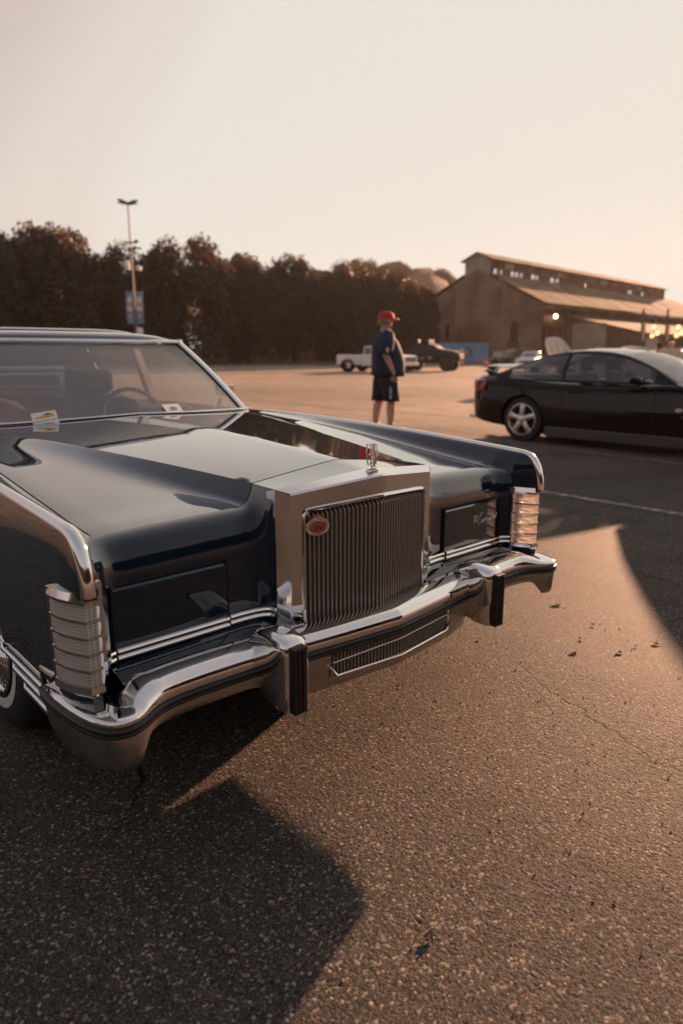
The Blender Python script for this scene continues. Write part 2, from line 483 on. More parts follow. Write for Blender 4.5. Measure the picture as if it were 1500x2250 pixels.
# oil drips and old tyre rubber: sparse dark blots and long faint streaks
vo = N(nt, 'ShaderNodeTexVoronoi', ins={'Scale': .9, 'Randomness': 1}); nw = N(nt, 'ShaderNodeTexNoise', ins={'Scale': 7, 'Detail': 5})
wv = N(nt, 'ShaderNodeVectorMath', operation='MULTIPLY_ADD'); wv.inputs[1].default_value = (.22,.22,0)
nt.links.new(tc.outputs['Object'], nw.inputs['Vector']); nt.links.new(nw.outputs['Color'], wv.inputs[0]); nt.links.new(tc.outputs['Object'], wv.inputs[2]); nt.links.new(wv.outputs[0], vo.inputs['Vector'])
ob_ = N(nt, 'ShaderNodeMapRange', ins={'From Min': .05, 'From Max': .20, 'To Min': .55, 'To Max': 1}); nt.links.new(vo.outputs['Distance'], ob_.inputs['Value'])
ms_ = N(nt, 'ShaderNodeMapping'); ms_.inputs['Rotation'].default_value = (0,0,R(28)); ms_.inputs['Scale'].default_value = (5.5,.35,1)
ns_ = N(nt, 'ShaderNodeTexNoise', ins={'Scale': 1, 'Detail': 4}); nt.links.new(tc.outputs['Object'], ms_.inputs[0]); nt.links.new(ms_.outputs[0], ns_.inputs['Vector'])
sr_ = N(nt, 'ShaderNodeMapRange', ins={'From Min': .55, 'From Max': .72, 'To Min': 1, 'To Max': .70}); nt.links.new(ns_.outputs['Fac'], sr_.inputs['Value'])
st_ = N(nt, 'ShaderNodeMath', operation='MULTIPLY'); nt.links.new(ob_.outputs[0], st_.inputs[0]); nt.links.new(sr_.outputs[0], st_.inputs[1])
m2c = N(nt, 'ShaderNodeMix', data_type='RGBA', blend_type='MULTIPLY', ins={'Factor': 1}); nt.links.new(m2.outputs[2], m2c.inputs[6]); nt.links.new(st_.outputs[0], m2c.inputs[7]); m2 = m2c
# cracks: edges of large cells, only where a mask lets them
dn = N(nt, 'ShaderNodeTexNoise', ins={'Scale': 3.2, 'Detail': 6}); nt.links.new(tc.outputs['Object'], dn.inputs['Vector'])
va = N(nt, 'ShaderNodeVectorMath', operation='MULTIPLY_ADD'); va.inputs[1].default_value = (.35,.35,0)
nt.links.new(dn.outputs['Color'], va.inputs[0]); nt.links.new(tc.outputs['Object'], va.inputs[2])
vc = N(nt, 'ShaderNodeTexVoronoi', feature='DISTANCE_TO_EDGE', ins={'Scale': .75}); nt.links.new(va.outputs[0], vc.inputs['Vector'])
ck = N(nt, 'ShaderNodeMapRange', ins={'From Min': .001, 'From Max': .004, 'To Min': 1, 'To Max': 0}); nt.links.new(vc.outputs['Distance'], ck.inputs['Value'])
cm = N(nt, 'ShaderNodeTexNoise', ins={'Scale': 1.7, 'Detail': 3}); nt.links.new(va.outputs[0], cm.inputs['Vector'])
cmr = N(nt, 'ShaderNodeMapRange', ins={'From Min': .56, 'From Max': .62}); nt.links.new(cm.outputs['Fac'], cmr.inputs['Value'])
ckm = N(nt, 'ShaderNodeMath', operation='MULTIPLY'); nt.links.new(ck.outputs[0], ckm.inputs[0]); nt.links.new(cmr.outputs[0], ckm.inputs[1])
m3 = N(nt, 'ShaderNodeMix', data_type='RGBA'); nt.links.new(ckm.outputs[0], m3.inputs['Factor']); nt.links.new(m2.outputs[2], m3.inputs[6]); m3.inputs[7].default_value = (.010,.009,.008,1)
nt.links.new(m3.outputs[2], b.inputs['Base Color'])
hs_ = N(nt, 'ShaderNodeMath', operation='ADD'); nt.links.new(v1.outputs['Distance'], hs_.inputs[0]); nt.links.new(v2.outputs['Distance'], hs_.inputs[1])
hs2 = N(nt, 'ShaderNodeMath', operation='ADD'); nt.links.new(hs_.outputs[0], hs2.inputs[0]); n3s = N(nt, 'ShaderNodeMath', operation='MULTIPLY'); n3s.inputs[1].default_value = .25; nt.links.new(n3.outputs['Fac'], n3s.inputs[0]); nt.links.new(n3s.outputs[0], hs2.inputs[1])
hs3 = N(nt, 'ShaderNodeMath', operation='MULTIPLY_ADD'); nt.links.new(ckm.outputs[0], hs3.inputs[0]); hs3.inputs[1].default_value = 1.2; nt.links.new(hs2.outputs[0], hs3.inputs[2])
bp = N(nt, 'ShaderNodeBump', invert=True, ins={'Strength': .7, 'Distance': .0011})
nt.links.new(hs3.outputs[0], bp.inputs['Height']); nt.links.new(bp.outputs[0], b.inputs['Normal'])
b.inputs['Roughness'].default_value = .72
b.inputs['Specular IOR Level'].default_value = .10
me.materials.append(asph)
ca = me.attributes.new('crevice', 'FLOAT', 'POINT'); ca.data.foreach_set('value', CREV.ravel().astype(np.float32))
# worn bay lines
paint = mat('worn_line_paint', (.3,.28,.25), .7)
nt, b = nodes(paint)
tc = N(nt, 'ShaderNodeTexCoord'); no = N(nt, 'ShaderNodeTexNoise', ins={'Scale': 14, 'Detail': 6}); nt.links.new(tc.outputs['Object'], no.inputs['Vector'])
rp = ramp(nt, [(.42,(.065,.058,.05)),(.62,(.27,.24,.21))]); nt.links.new(no.outputs['Fac'], rp.inputs['Fac']); nt.links.new(rp.outputs[0], b.inputs['Base Color'])
for i, (a, b_) in enumerate((((4.20,.3),(4.24,9.5)),((6.86,.6),(7.16,6.2)),((9.9,6.2),(9.6,12.5)),((4.24,9.5),(6.9,9.4)))):
    p = MB(); p.bar((*a,.004),(*b_,.004),.10,.001)
    o = p.build('bay_line', paint, None, smooth=False); struct(o)
# loose bits lying on the asphalt: pale chips and dark leaf scraps
def G(u, v):
    t = (v-1125)/FPX
    up = Vector((math.sin(YAW)*math.sin(PIT), math.cos(YAW)*math.sin(PIT), math.cos(PIT)))
    fw = Vector((math.sin(YAW)*math.cos(PIT), math.cos(YAW)*math.cos(PIT), -math.sin(PIT)))
    d = _rt*((u-750)/FPX) - up*t + fw
    return CAM - d*(CAM.z/d.z)
scr = MB(); random.seed(5)
for u, v, s in ((940,2065,.035),(1300,1375,.03),(1275,1405,.025),(1222,1330,.05),(1358,1434,.03),(1440,1415,.04),(1262,1432,.04),(1395,1420,.02),(1052,1405,.02),(655,1905,.012)):
    c = G(u, v)
    for k in range(4):
        a = random.random()*6.28; q = [(c.x+random.uniform(-1,1)*s*.4+s*random.uniform(.25,.6)*math.cos(a+j*1.57), c.y+random.uniform(-1,1)*s*.3+s*random.uniform(.15,.4)*math.sin(a+j*1.57), .004+random.random()*.006) for j in range(4)]
        scr.add(q, [(0,1,2,3)])
o = scr.build('leaf_scraps', mat('dead_leaf', (.018,.014,.011), .8), None, smooth=False); o['kind'] = 'stuff'
chp = MB()
for k in range(420):
    x, y = random.uniform(-1.4,1.6), random.uniform(-1.4,1.2)
    s = random.uniform(.0022,.0055); a = random.random()*3.14; h = random.uniform(.002,.004)
    ca, sa = math.cos(a)*s, math.sin(a)*s
    w = random.uniform(.35,.7)
    q = [(x+ca,y+sa,.001),(x-sa*w,y+ca*w,.001),(x-ca,y-sa,.001),(x+sa*w,y-ca*w,.001)]
    chp.add(q + [(x+ca*.2,y+sa*.2,.002+h)], [(0,1,4),(1,2,4),(2,3,4),(3,0,4)])
o = chp.build('stone_chips', vary(mat('pale_stone', (.32,.26,.2), .6), 60, (.14,.11,.09), (.40,.33,.27)), None, smooth=False); o['kind'] = 'stuff'

# ================================================================== kerb, planting strip, hill
kerbm = vary(mat('kerb_concrete', (.22,.2,.17), .8), 3, (.15,.13,.11), (.27,.24,.2))
soil = vary(mat('dry_soil', (.05,.035,.022), .9), 1.5, (.030,.022,.015), (.075,.055,.035), bump=.6, bscale=8, bdist=.1)
kp = [place(-260,56), place(60,60), place(500,66), place(770,71), place(960,75), place(1000,100)]
inner = [place(-420,100), place(0,110), place(500,125), place(800,135), place(980,140), place(1010,140)]
st = MB(); st.grid([[(p.x,p.y,.12) for p in kp],[(lerp(p.x,q.x,.3),lerp(p.y,q.y,.3),.35) for p,q in zip(kp,inner)],[(q.x,q.y,.6) for q in inner]])
struct(st.build('planting_strip', soil, None))
kb = MB()
for p, q in zip(kp, kp[1:]): kb.bar((p.x,p.y,.07),(q.x,q.y,.07),.25,.15)
struct(kb.build('kerb', kerbm, None, bevel=.02))
hillm = vary(mat('dry_grass_hill', (.12,.09,.045), .95), .12, (.07,.055,.03), (.17,.125,.065), bump=.7, bscale=.6, bdist=1.5)
hl = MB(); rows = []
for i in range(26):
    u = lerp(520, 1330, i/25)
    rr = []
    for j in range(14):
        d = lerp(170, 420, j/13)
        p = place(u, d)
        h = 38*math.exp(-((u-900)/150)**2)*math.sin(math.pi*min(1,j/9)) if j < 9 else 38*math.exp(-((u-900)/150)**2)*(1-(j-9)/6)*.9
        h = 33*math.exp(-((u-905)/170)**2)*(math.sin(math.pi/2*min(1,j/6)))
        h += 2.2*math.sin(i*1.3+j*.7)*min(1,h/8)
        rr.append((p.x, p.y, max(h,0)-.5 if j else -.6))
    rows.append(rr)
hl.grid(rows)
struct(hl.build('hill', hillm, None, sharp=180))

# ================================================================== trees
leafm = bpy.data.materials.new('tree_leaf'); leafm.use_nodes = True
nt, b = nodes(leafm)
oi = N(nt, 'ShaderNodeTexCoord'); no = N(nt, 'ShaderNodeTexNoise', ins={'Scale': .9, 'Detail': 3}); nt.links.new(oi.outputs['Object'], no.inputs['Vector'])
rp = ramp(nt, [(.3,(.010,.017,.012)),(.55,(.018,.028,.019)),(.75,(.034,.041,.024))]); nt.links.new(no.outputs['Fac'], rp.inputs['Fac'])
nt.links.new(rp.outputs[0], b.inputs['Base Color']); b.inputs['Roughness'].default_value = .6
tl = N(nt, 'ShaderNodeBsdfTranslucent', ins={'Color': (.26,.11,.022,1)})
mx = N(nt, 'ShaderNodeMixShader', ins={0: .15}); nt.links.new(b.outputs[0], mx.inputs[1]); nt.links.new(tl.outputs[0], mx.inputs[2])
nt.links.new(mx.outputs[0], nt.nodes['Material Output'].inputs['Surface'])
bark = vary(mat('tree_bark', (.07,.05,.035), .9), 6, (.04,.03,.022), (.10,.075,.055), bump=.6, bscale=20, bdist=.05)
def crown_mesh(name, seed, W_, H_, z0, n, leaf, lumps=120, open_=0.0):
    r = np.random.default_rng(seed)
    # lumps spread through an egg-shaped volume
    cs, rs = [], []
    while len(cs) < lumps:
        t = r.uniform(.04,.95); a = r.uniform(0,6.283)
        w = lerp(.80,1,t/.55) if t < .55 else math.sqrt(max(0,1-((t-.55)/.45)**2))
        q = w*math.sqrt(r.uniform(.25,1))
        cs.append((q*W_/2*.82*math.cos(a), q*W_/2*.82*math.sin(a), z0 + (.02+.90*t)*H_))
        rs.append(r.uniform(.08,.15)*W_)
    cs, rs = np.array(cs), np.array(rs)
    k = r.integers(0, lumps, n)
    d = r.normal(size=(n,3)); d /= np.linalg.norm(d,axis=1)[:,None]
    rad = rs[k]*(r.uniform(.45,1.08,n)**.6)
    P = cs[k] + d*rad[:,None]
    nor = d + r.normal(0,.65,(n,3)); nor /= np.linalg.norm(nor,axis=1)[:,None]
    a = np.cross(nor, r.normal(size=(n,3))); a /= np.linalg.norm(a,axis=1)[:,None]
    c = np.cross(nor, a)
    s = leaf*r.uniform(.55,1.25,n)
    w = s*r.uniform(.35,.6,n)
    q = np.stack([P-a*s[:,None], P+c*w[:,None]*.9-a*s[:,None]*.1, P+a*s[:,None], P-c*w[:,None]*.9+nor*s[:,None]*.15], 1).reshape(-1,3)
    m_ = bpy.data.meshes.new(name)
    m_.vertices.add(len(q)); m_.vertices.foreach_set('co', q.ravel().astype(np.float32))
    m_.loops.add(n*4); m_.loops.foreach_set('vertex_index', np.arange(n*4, dtype=np.int32))
    m_.polygons.add(n); m_.polygons.foreach_set('loop_start', np.arange(0,n*4,4,dtype=np.int32))
    m_.update(); m_.materials.append(leafm)
    return m_
def trunk_mesh(seed, H_, r0):
    r = random.Random(seed); t = MB()
    pts = [(r.uniform(-.1,.1)*k, r.uniform(-.1,.1)*k, H_*k/5) for k in range(6)]
    t.tube(pts, [r0*(1.25 if k == 0 else 1)*(1-.75*k/5) for k in range(6)], 9)
    for k in range(7):
        z = H_*r.uniform(.25,.8); a = r.uniform(0,6.28); L = H_*r.uniform(.2,.34)
        t.tube([(0,0,z),(math.cos(a)*L*.4,math.sin(a)*L*.4,z+L*.3),(math.cos(a)*L*.8,math.sin(a)*L*.8,z+L*.8)], [r0*.4,r0*.25,r0*.08], 6)
    o = t.build('trunk', bark, None)
    m_ = o.data; bpy.data.objects.remove(o)
    return m_
CR = [crown_mesh('crown', 20+i, 1.0, 1.0, 0, 22000, .022) for i in range(4)]
TR = [trunk_mesh(30+i, 1.0, .03) for i in range(3)]
def tree(name, label, loc, W_, H_, z0, i, group=None, rz=None):
    t = thing(name, label, 'tree', loc, rz if rz is not None else i*1.7, group)
    c = bpy.data.objects.new('crown', CR[i % len(CR)]); C.objects.link(c); c.parent = t
    c.location = (0,0,z0); c.scale = (W_, W_, H_-z0)
    k = bpy.data.objects.new('trunk', TR[i % len(TR)]); C.objects.link(k); k.parent = t
    k.scale = (8,8,H_*.85) if W_ > 5 else (5,5,H_*.85)
    return t
ROW = [(-8,62,508,150),(135,66,510,185),(280,70,546,120),(422,74,530,168),(548,79,563,104),(645,84,571,108),(738,88,583,112),(802,92,592,96),(866,96,603,112),(914,99,632,84)]
LAB = ['dark tree cut off by the left edge, first of the row','broad tall tree at the left, its top glowing orange','small-topped tree directly behind the tall lamp pole','tallest rounded tree, right of the lamp pole','narrower tree tucked right of the tallest rounded one','rounded tree in the middle of the row, above open lot','flat-topped tree mid-row, left of the man in the red cap','tree just behind the head of the man in red cap','dark tree above the armoured vehicle, second from the end','last tree of the row beside the brick building']
for i, (u, d, top, w) in enumerate(ROW):
    H_ = 1.293 + (775-top)/FPX*d*.974 + .2
    tree('shade_tree', LAB[i], place(u, d), w*1.30/FPX*d, H_, .5 + .4*(i % 2), i, 'row of dark trees along the kerb')
BK = [(45,84,560),(222,88,575),(350,92,590),(500,98,606),(600,102,610),(695,106,616),(775,112,622),(838,115,632)]
BL = ['left of the broad tall one','left of the tall lamp pole','right of the tall lamp pole','right of the tallest rounded tree','left of the tree in the middle of the row','left of the man in the red cap','behind the man in the red cap','nearest the brick building']
for i, (u, d, top) in enumerate(BK):
    H_ = 1.293 + (775-top)/FPX*d*.974
    tree('shade_tree', 'dark background tree behind the row, ' + BL[i], place(u, d), 10, H_, .2, i+2, 'second line of trees behind the row')
FAR = [(768,265,590),(795,260,577),(862,262,583),(888,270,594),(925,262,604),(952,258,598),(978,262,612),(705,270,600),(992,270,628)]
FL = ['hazy tree on the hill left of the round pale crown','tall open hilltop tree glowing pale orange','rounded hilltop tree between two hazy ones','low hazy tree right of the rounded hilltop tree','hazy tree on the hill above the end of the row','highest hazy tree on the slope near the brick gable','hazy tree where the hill drops to the gable','faint tree behind the middle of the dark row','small faint tree touching the brick gable roof']
for i, (u, d, top) in enumerate(FAR):
    zt = 1.293 + (775-top)/FPX*d*.974
    p = place(u, d); p.z = zt - 15
    tree('hill_tree', FL[i], p, 11+i % 3*2, 15, 5.0, i+1, 'hazy trees on the hill', rz=i*2.1)
# trees on the other sides of the lot, mirrored in the paint and chrome
vv, off = [], 0
for i, (a, d, H_) in enumerate(((-100,34,10),(-114,36,11),(-127,33,9.5),(-139,35,11),(-151,33,10),(-162,36,11.5),(-172,34,9),(178,36,10.5),(168,34,11),(158,36,9.5),(147,38,10),(136,40,9),(-88,38,10.5),(-76,42,11))):
    m_ = CR[i % 4]; co = np.empty(len(m_.vertices)*3, dtype=np.float32); m_.vertices.foreach_get('co', co)
    co = co.reshape(-1,3)*np.array([11,11,H_-.4]) + np.array([d*math.sin(R(a)), d*math.cos(R(a)), .4]); vv.append(co)
vv = np.concatenate(vv)
m_ = bpy.data.meshes.new('far_woods'); nq = len(vv)//4
m_.vertices.add(len(vv)); m_.vertices.foreach_set('co', vv.ravel().astype(np.float32))
m_.loops.add(nq*4); m_.loops.foreach_set('vertex_index', np.arange(nq*4, dtype=np.int32))
m_.polygons.add(nq); m_.polygons.foreach_set('loop_start', np.arange(0,nq*4,4,dtype=np.int32)); m_.update(); m_.materials.append(leafm)
o = bpy.data.objects.new('far_woods', m_); C.objects.link(o); o['kind'] = 'stuff'

# ================================================================== brick industrial building
brick = mat('old_brick', (.2,.1,.06), .9)
nt, b = nodes(brick)
tc = N(nt, 'ShaderNodeTexCoord'); mp = N(nt, 'ShaderNodeMapping'); mp.inputs['Rotation'].default_value = (R(90),0,0)
bt = N(nt, 'ShaderNodeTexBrick', ins={'Scale': 2.0, 'Color1': (.23,.125,.075,1), 'Color2': (.16,.088,.055,1), 'Mortar': (.22,.17,.13,1), 'Mortar Size': .012})
no = N(nt, 'ShaderNodeTexNoise', ins={'Scale': .25, 'Detail': 6}); nt.links.new(tc.outputs['Object'], no.inputs['Vector'])
nt.links.new(tc.outputs['Object'], mp.inputs[0]); nt.links.new(mp.outputs[0], bt.inputs['Vector'])
rp = ramp(nt, [(.35,(.55,.54,.53)),(.5,(.95,.93,.9)),(.65,(1.3,1.27,1.22))]); nt.links.new(no.outputs['Fac'], rp.inputs['Fac'])
mm = N(nt, 'ShaderNodeMix', data_type='RGBA', blend_type='MULTIPLY', ins={'Factor': 1}); nt.links.new(bt.outputs['Color'], mm.inputs[6]); nt.links.new(rp.outputs[0], mm.inputs[7]); nt.links.new(mm.outputs[2], b.inputs['Base Color'])
roofm = vary(mat('rusty_roof_sheet', (.2,.15,.1), .95, spec=.08), .35, (.115,.085,.055), (.25,.195,.13), detail=8)
rustm = vary(mat('rust_steel', (.1,.06,.04), .8), .8, (.055,.032,.02), (.13,.075,.045))
pale = vary(mat('faded_pale_panel', (.3,.27,.22), .8), .6, (.22,.195,.16), (.33,.29,.24))
darkin = mat('dark_interior', (.012,.010,.009), .9)
A = place(1182, 95)
bld = thing('brick_warehouse', 'long brown brick warehouse with a raised window strip along its roof ridge', 'building', A, R(3.5))
LN, WD, EZ, AZ = 72, 20.5, 7.75, 12.9
def gable_wall(x0, x1, holes):
    m_ = MB(); m_.prism([(0,0),(WD,0),(WD,EZ),(WD/2,AZ),(0,EZ)], 'x', x0, x1)
    return m_
gw = gable_wall(-.25, .25, None).build('gable_wall', brick, bld, smooth=False)
def arch_poly(c, w, z0, z1, n=8):
    r = w/2
    return [(c-r,z0),(c+r,z0)] + [(c+r*math.cos(math.pi*k/n), z1-r+r*math.sin(math.pi*k/n)) for k in range(n+1)]
cuts = []
for c, w, z0, z1 in ((3.8,1.35,2.9,5.55),(14.8,1.35,3.2,5.5)):
    m_ = MB(); m_.prism(arch_poly(c,w,z0,z1),'x',-.6,.6); cuts.append(m_)
m_ = MB(); m_.prism([(7.4,-.5),(12.9,-.5),(12.9,4.6)]+[(10.15+2.75*math.cos(math.pi*k/10),4.6+1.2*math.sin(math.pi*k/10)) for k in range(1,10)]+[(7.4,4.6)],'x',-.6,-.14); cuts.append(m_)
cut(gw, cuts)
gw.data.polygons.foreach_set('use_smooth', [False]*len(gw.data.polygons))
for c, w, z0, z1 in ((3.8,1.35,2.9,5.55),(14.8,1.35,3.2,5.5)):
    m_ = MB(); m_.prism(arch_poly(c,w,z0,z1),'x',.0,.05); wo_ = m_.build('window', darkin, bld, smooth=False)
    m_ = MB(); m_.box(-.06,.02,c-.04,c+.04,z0,z1); 
    for k in (1,2): m_.box(-.06,.02,c-w/2,c+w/2,lerp(z0,z1,k/3)-.04,lerp(z0,z1,k/3)+.04)
    m_.build('window_frame', rustm, wo_, smooth=False)
MB().prism([(2.9,0),(4.7,0),(4.7,2.9),(2.9,2.9)],'x',-.32,-.25).build('door_panel', rustm, bld, smooth=False)
# pilasters on the gable
for y in (-.05, 6.2, 13.9, WD-.6):
    boxo('pilaster', brick, bld, -.42, -.25, y, y+.65, 0, EZ+min(y,WD-y)*.45)
# long walls
lw = MB(); lw.box(.25,LN,0,.4,0,EZ); lw = lw.build('long_wall', brick, bld, smooth=False)
m_ = MB(); m_.box(.6,7.0,-.5,1,-.5,5.0); m2_ = MB(); m2_.box(.6,LN-1,-.5,1,6.35,7.2)
cut(lw, [m_, m2_]); lw.data.polygons.foreach_set('use_smooth', [False]*len(lw.data.polygons))
boxo('long_wall', brick, bld, .25,LN,WD-.4,WD,0,EZ)
boxo('doorway_dark', darkin, bld, .6,7.0,3.0,3.1,0,5.0)
boxo('lintel', rustm, bld, .3,7.2,-.35,0,5.0,5.45)
boxo('window_band', darkin, bld, .6,LN-1,.3,.36,6.3,7.25)
for k in range(24):
    boxo('window_mullion', rustm, bld, .6+k*3.0,.6+k*3.0+.12,-.02,.2,6.35,7.2)
# main roof in sheets, eave overhang
for k in range(24):
    x0 = -.6 + k*(LN+1.2)/24; x1 = x0 + (LN+1.2)/24 - .03
    for sd in (0, 1):
        a = (-.9, EZ-.35+.3) ; b_ = (8.15, 7.75+(12.9-7.75)*8.15/10.25+.25)
        off = random.uniform(-.02,.03)
        pts = [(a[0],a[1]+off),(b_[0],b_[1]+off),(b_[0],b_[1]+off+.12),(a[0],a[1]+off+.12)]
        if sd: pts = [(WD-y,z) for y,z in pts]
        m_ = MB(); m_.prism(pts,'x',x0,x1); m_.build('roof_sheet', roofm, bld, smooth=False)
# gutter and downpipes along the near wall
MB().bar((-.6,-.95,7.55),(LN+.5,-.95,7.55),.16,.14).build('gutter', rustm, bld, smooth=False)
for x in (.45,7.3,19,31,43,55): MB().bar((x,-.12,0),(x,-.12,7.3),.13).build('downpipe', rustm, bld, smooth=False)
# raised window strip
MX0, MX1, MY0, MY1 = 0.0, 66.0, 8.15, 12.35
wins = [(.7,1.8),(1.95,3.1),(5.3,6.4),(6.55,7.6),(7.75,8.8),(11.2,12.5),(12.65,13.9),(17.2,18.6),(18.75,20.1),(29.2,30.5),(46.8,47.6),(47.9,49.3),(54.0,55.6)]
for y in (MY0, MY1):
    m_ = MB(); m_.box(MX0,MX1,y-.1,y+.1,11.5,12.0)
    if y == MY1:
        m_.box(MX0,MX1,y-.1,y+.1,13.95,14.1)
        for k in range(23): m_.box(k*3.0,k*3.0+.14,y-.1,y+.1,12.0,13.95)
        m_.build('monitor_wall', rustm, bld, smooth=False)
        continue
    m_.box(MX0,MX1,y-.1,y+.1,12.85,14.1)
    xs_ = [MX0] + [q for w in wins for q in w] + [MX1]
    for a, b_ in zip(xs_[::2], xs_[1::2]): m_.box(a,b_,y-.1,y+.1,12.0,12.85)
    m_.build('monitor_wall', rustm, bld, smooth=False)
for w in wins:
    m_ = MB(); c = (w[0]+w[1])/2
    m_.box(c-.03,c+.03,MY0-.13,MY0-.07,12.0,12.85); m_.box(w[0],w[1],MY0-.13,MY0-.07,12.38,12.43); m_.box(w[0]-.06,w[1]+.06,MY0-.16,MY0-.1,11.94,12.0)
    m_.build('window_frame', rustm, bld, smooth=False)
for k in range(12):
    x = 3.4+k*5.3
    boxo('vent_panel', pale if k % 3 == 0 else roofm, bld, x, x+2.6, MY0-.16, MY0-.1, 13.05, 13.85)
m_ = MB(); m_.prism([(MY0,11.5),(MY1,11.5),(MY1,14.1),(WD/2,15.05),(MY0,14.1)],'x',-.15,.1); m_.build('monitor_gable', pale, bld, smooth=False)
m_ = MB(); m_.prism([(MY0,11.5),(MY1,11.5),(MY1,14.1),(WD/2,15.05),(MY0,14.1)],'x',MX1-.1,MX1+.1); m_.build('monitor_gable', pale, bld, smooth=False)
for k in range(18):
    x0 = -.5 + k*67.0/18; x1 = x0+67.0/18-.03
    for sd in (0,1):
        pts = [(MY0-.6,13.95),(WD/2,15.1),(WD/2,15.22),(MY0-.6,14.08)]
        if sd: pts = [(WD-y,z) for y,z in pts]
        m_ = MB(); m_.prism(pts,'x',x0,x1); m_.build('monitor_roof_sheet', roofm, bld, smooth=False)
# lean-to along the near side
LT0, LT1, LTY = 7.2, 64, -11
lt = MB(); lt.prism([(0,0),(LTY,0),(LTY,3.7),(0,6.3)],'x',LT0,LT0+.2); lt.build('leanto_side', rustm, bld, smooth=False)
boxo('leanto_front', rustm, bld, LT0+.2,LT1,LTY,LTY+.2,0,3.7)
for k in range(15):
    x0 = LT0-.3+k*3.8
    m_ = MB(); m_.prism([(-.0,6.4),(LTY-.5,3.75),(LTY-.5,3.87),(-.0,6.52)],'x',x0,x0+3.77); m_.build('leanto_roof_sheet', roofm, bld, smooth=False)
boxo('pale_panel', pale, bld, LT0-.06,LT0-.005,-6.0,-1.2,0,5.3)
boxo('pale_panel', pale, bld, LT0+1.0,LT0+5.5,LTY-.08,LTY-.005,0,3.3)
boxo('pale_panel', pale, bld, LT0+14.0,LT0+22,LTY-.08,LTY-.005,0,2.2)
boxo('long_opening', darkin, bld, LT0+6.2,LT0+26,LTY-.05,LTY-.004,2.3,3.3)
boxo('leanto_post', rustm, bld, LT0-.12,LT0+.02,LTY-.3,LTY-.12,0,4.2)
# small lamp housings that burn on the wall
lit = bpy.data.materials.new('lamp_glow'); lit.use_nodes = True
nt, b = nodes(lit); b.inputs['Emission Color'].default_value = (1,.72,.42,1); b.inputs['Emission Strength'].default_value = 5; b.inputs['Base Color'].default_value = (.9,.8,.6,1)
amber = bpy.data.materials.new('amber_bulb'); amber.use_nodes = True
nt, b = nodes(amber); b.inputs['Emission Color'].default_value = (1,.42,.14,1); b.inputs['Emission Strength'].default_value = 1.1
fl = thing('wall_lamp', 'lit floodlight high on the brick wall beside the dark doorway', 'lamp', A + Vector((2.6,-.55,6.15)), R(3.5))
MB().lathe([(.001,-.3),(.22,-.28),(.26,-.05),(.24,0),(.001,.02)],14,'y').build('bulb', lit, fl)
MB().bar((0,.0,.1),(0,.55,.25),.08).build('bracket', rustm, fl)
# light masts with amber bulbs in front of the lean-to
for i, u in enumerate((1404,1457)):
    p = place(u, 78)
    ms = thing('light_mast', ['dark mast with three amber bulbs, left of the pair','dark mast with three amber bulbs, right of the pair'][i], 'lamp', p, 0, 'masts with amber bulbs')
    MB().bar((0,0,0),(0,0,6.0),.18).build('pole', rustm, ms, smooth=False)
    boxo('white_board', pale, ms, -.05,.55,-.15,-.05,2.6,4.4)
    for k, (dx_, dz_) in enumerate(((1.3,4.1),(1.75,3.4),(1.2,3.15))):
        q = _rt*dx_
        MB().lathe([(.001,-.22),(.18,-.14),(.22,0),(.16,.15),(.001,.22)],12,'z',(q.x,q.y,dz_)).build('bulb', amber, ms)
    q = _rt*1.6
    MB().bar((0,0,4.8),(q.x,q.y,4.35),.07).build('arm', rustm, ms, smooth=False)
    q = _rt*1.35
    MB().bar((q.x,q.y,4.4),(q.x,q.y,3.0),.05).build('hanger', rustm, ms, smooth=False)
p0 = place(1404,78); p1_ = place(1457,78)
tag(MB().bar((p0.x,p0.y,5.6),(p1_.x,p1_.y,4.3),.10).build('stay_bar', rustm, None, smooth=False), 'dark steel bar sloping between the two bulb masts', 'bar')

# ================================================================== tall lamp pole with banners
steel = mat('galvanised_pole', (.16,.14,.12), .6, .2)
lp = thing('lamp_pole', 'tall lamp pole with spread lamp heads and two blue banners', 'lamp post', place(303, 60))
PH = 13.15
MB().tube([(0,0,0),(0,0,PH)], [.115,.06], 10).build('pole', steel, lp)
boxo('base', kerbm, lp, -.3,.3,-.3,.3,0,.7, bevel=.04)
for k in range(4):
    a = R(20+90*k)
    h = MB(); h.prism([(.1,-.05),(.5,.05),(1.0,.16),(1.02,.24),(.5,.20),(.1,.10)],'y',-.17,.17)
    o = h.build('lamp_head', mat('dark_lamp_metal',(.03,.028,.026),.5), lp, bevel=.02); o.location = (0,0,PH); o.rotation_euler = (0,0,a)
for z, r_, m_ in ((10.2,.5,rustm),(9.7,.35,rustm)):
    q = MB(); q.bar(-_rt*.3+Vector((0,0,z)), _rt*r_+Vector((0,0,z)), .12); q.lathe([(.001,-.15),(.16,-.1),(.16,.1),(.001,.15)],10,'z',(_rt.x*r_,_rt.y*r_,z+.1)); q.build('camera_arm', m_, lp)
for z, s_ in ((8.6,-.42),(8.2,.55),(8.25,-.38)):
    q = _rt*s_
    MB().lathe([(.001,-.24),(.22,-.2),(.24,.1),(.001,.24)],12,'z',(q.x,q.y,z)).build('speaker_horn', white_plastic, lp)
q = _rt*.32; o = boxo('control_box', white_plastic, lp, -.22,.22,-.15,.15,2.6,3.4, bevel=.03); o.location = (q.x,q.y,0); o.rotation_euler = (0,0,-YAW)
ban = mat('banner_blue', (.12,.24,.38), .7); banw = mat('banner_white', (.6,.58,.55), .7); bano = mat('banner_orange', (.55,.22,.08), .7)
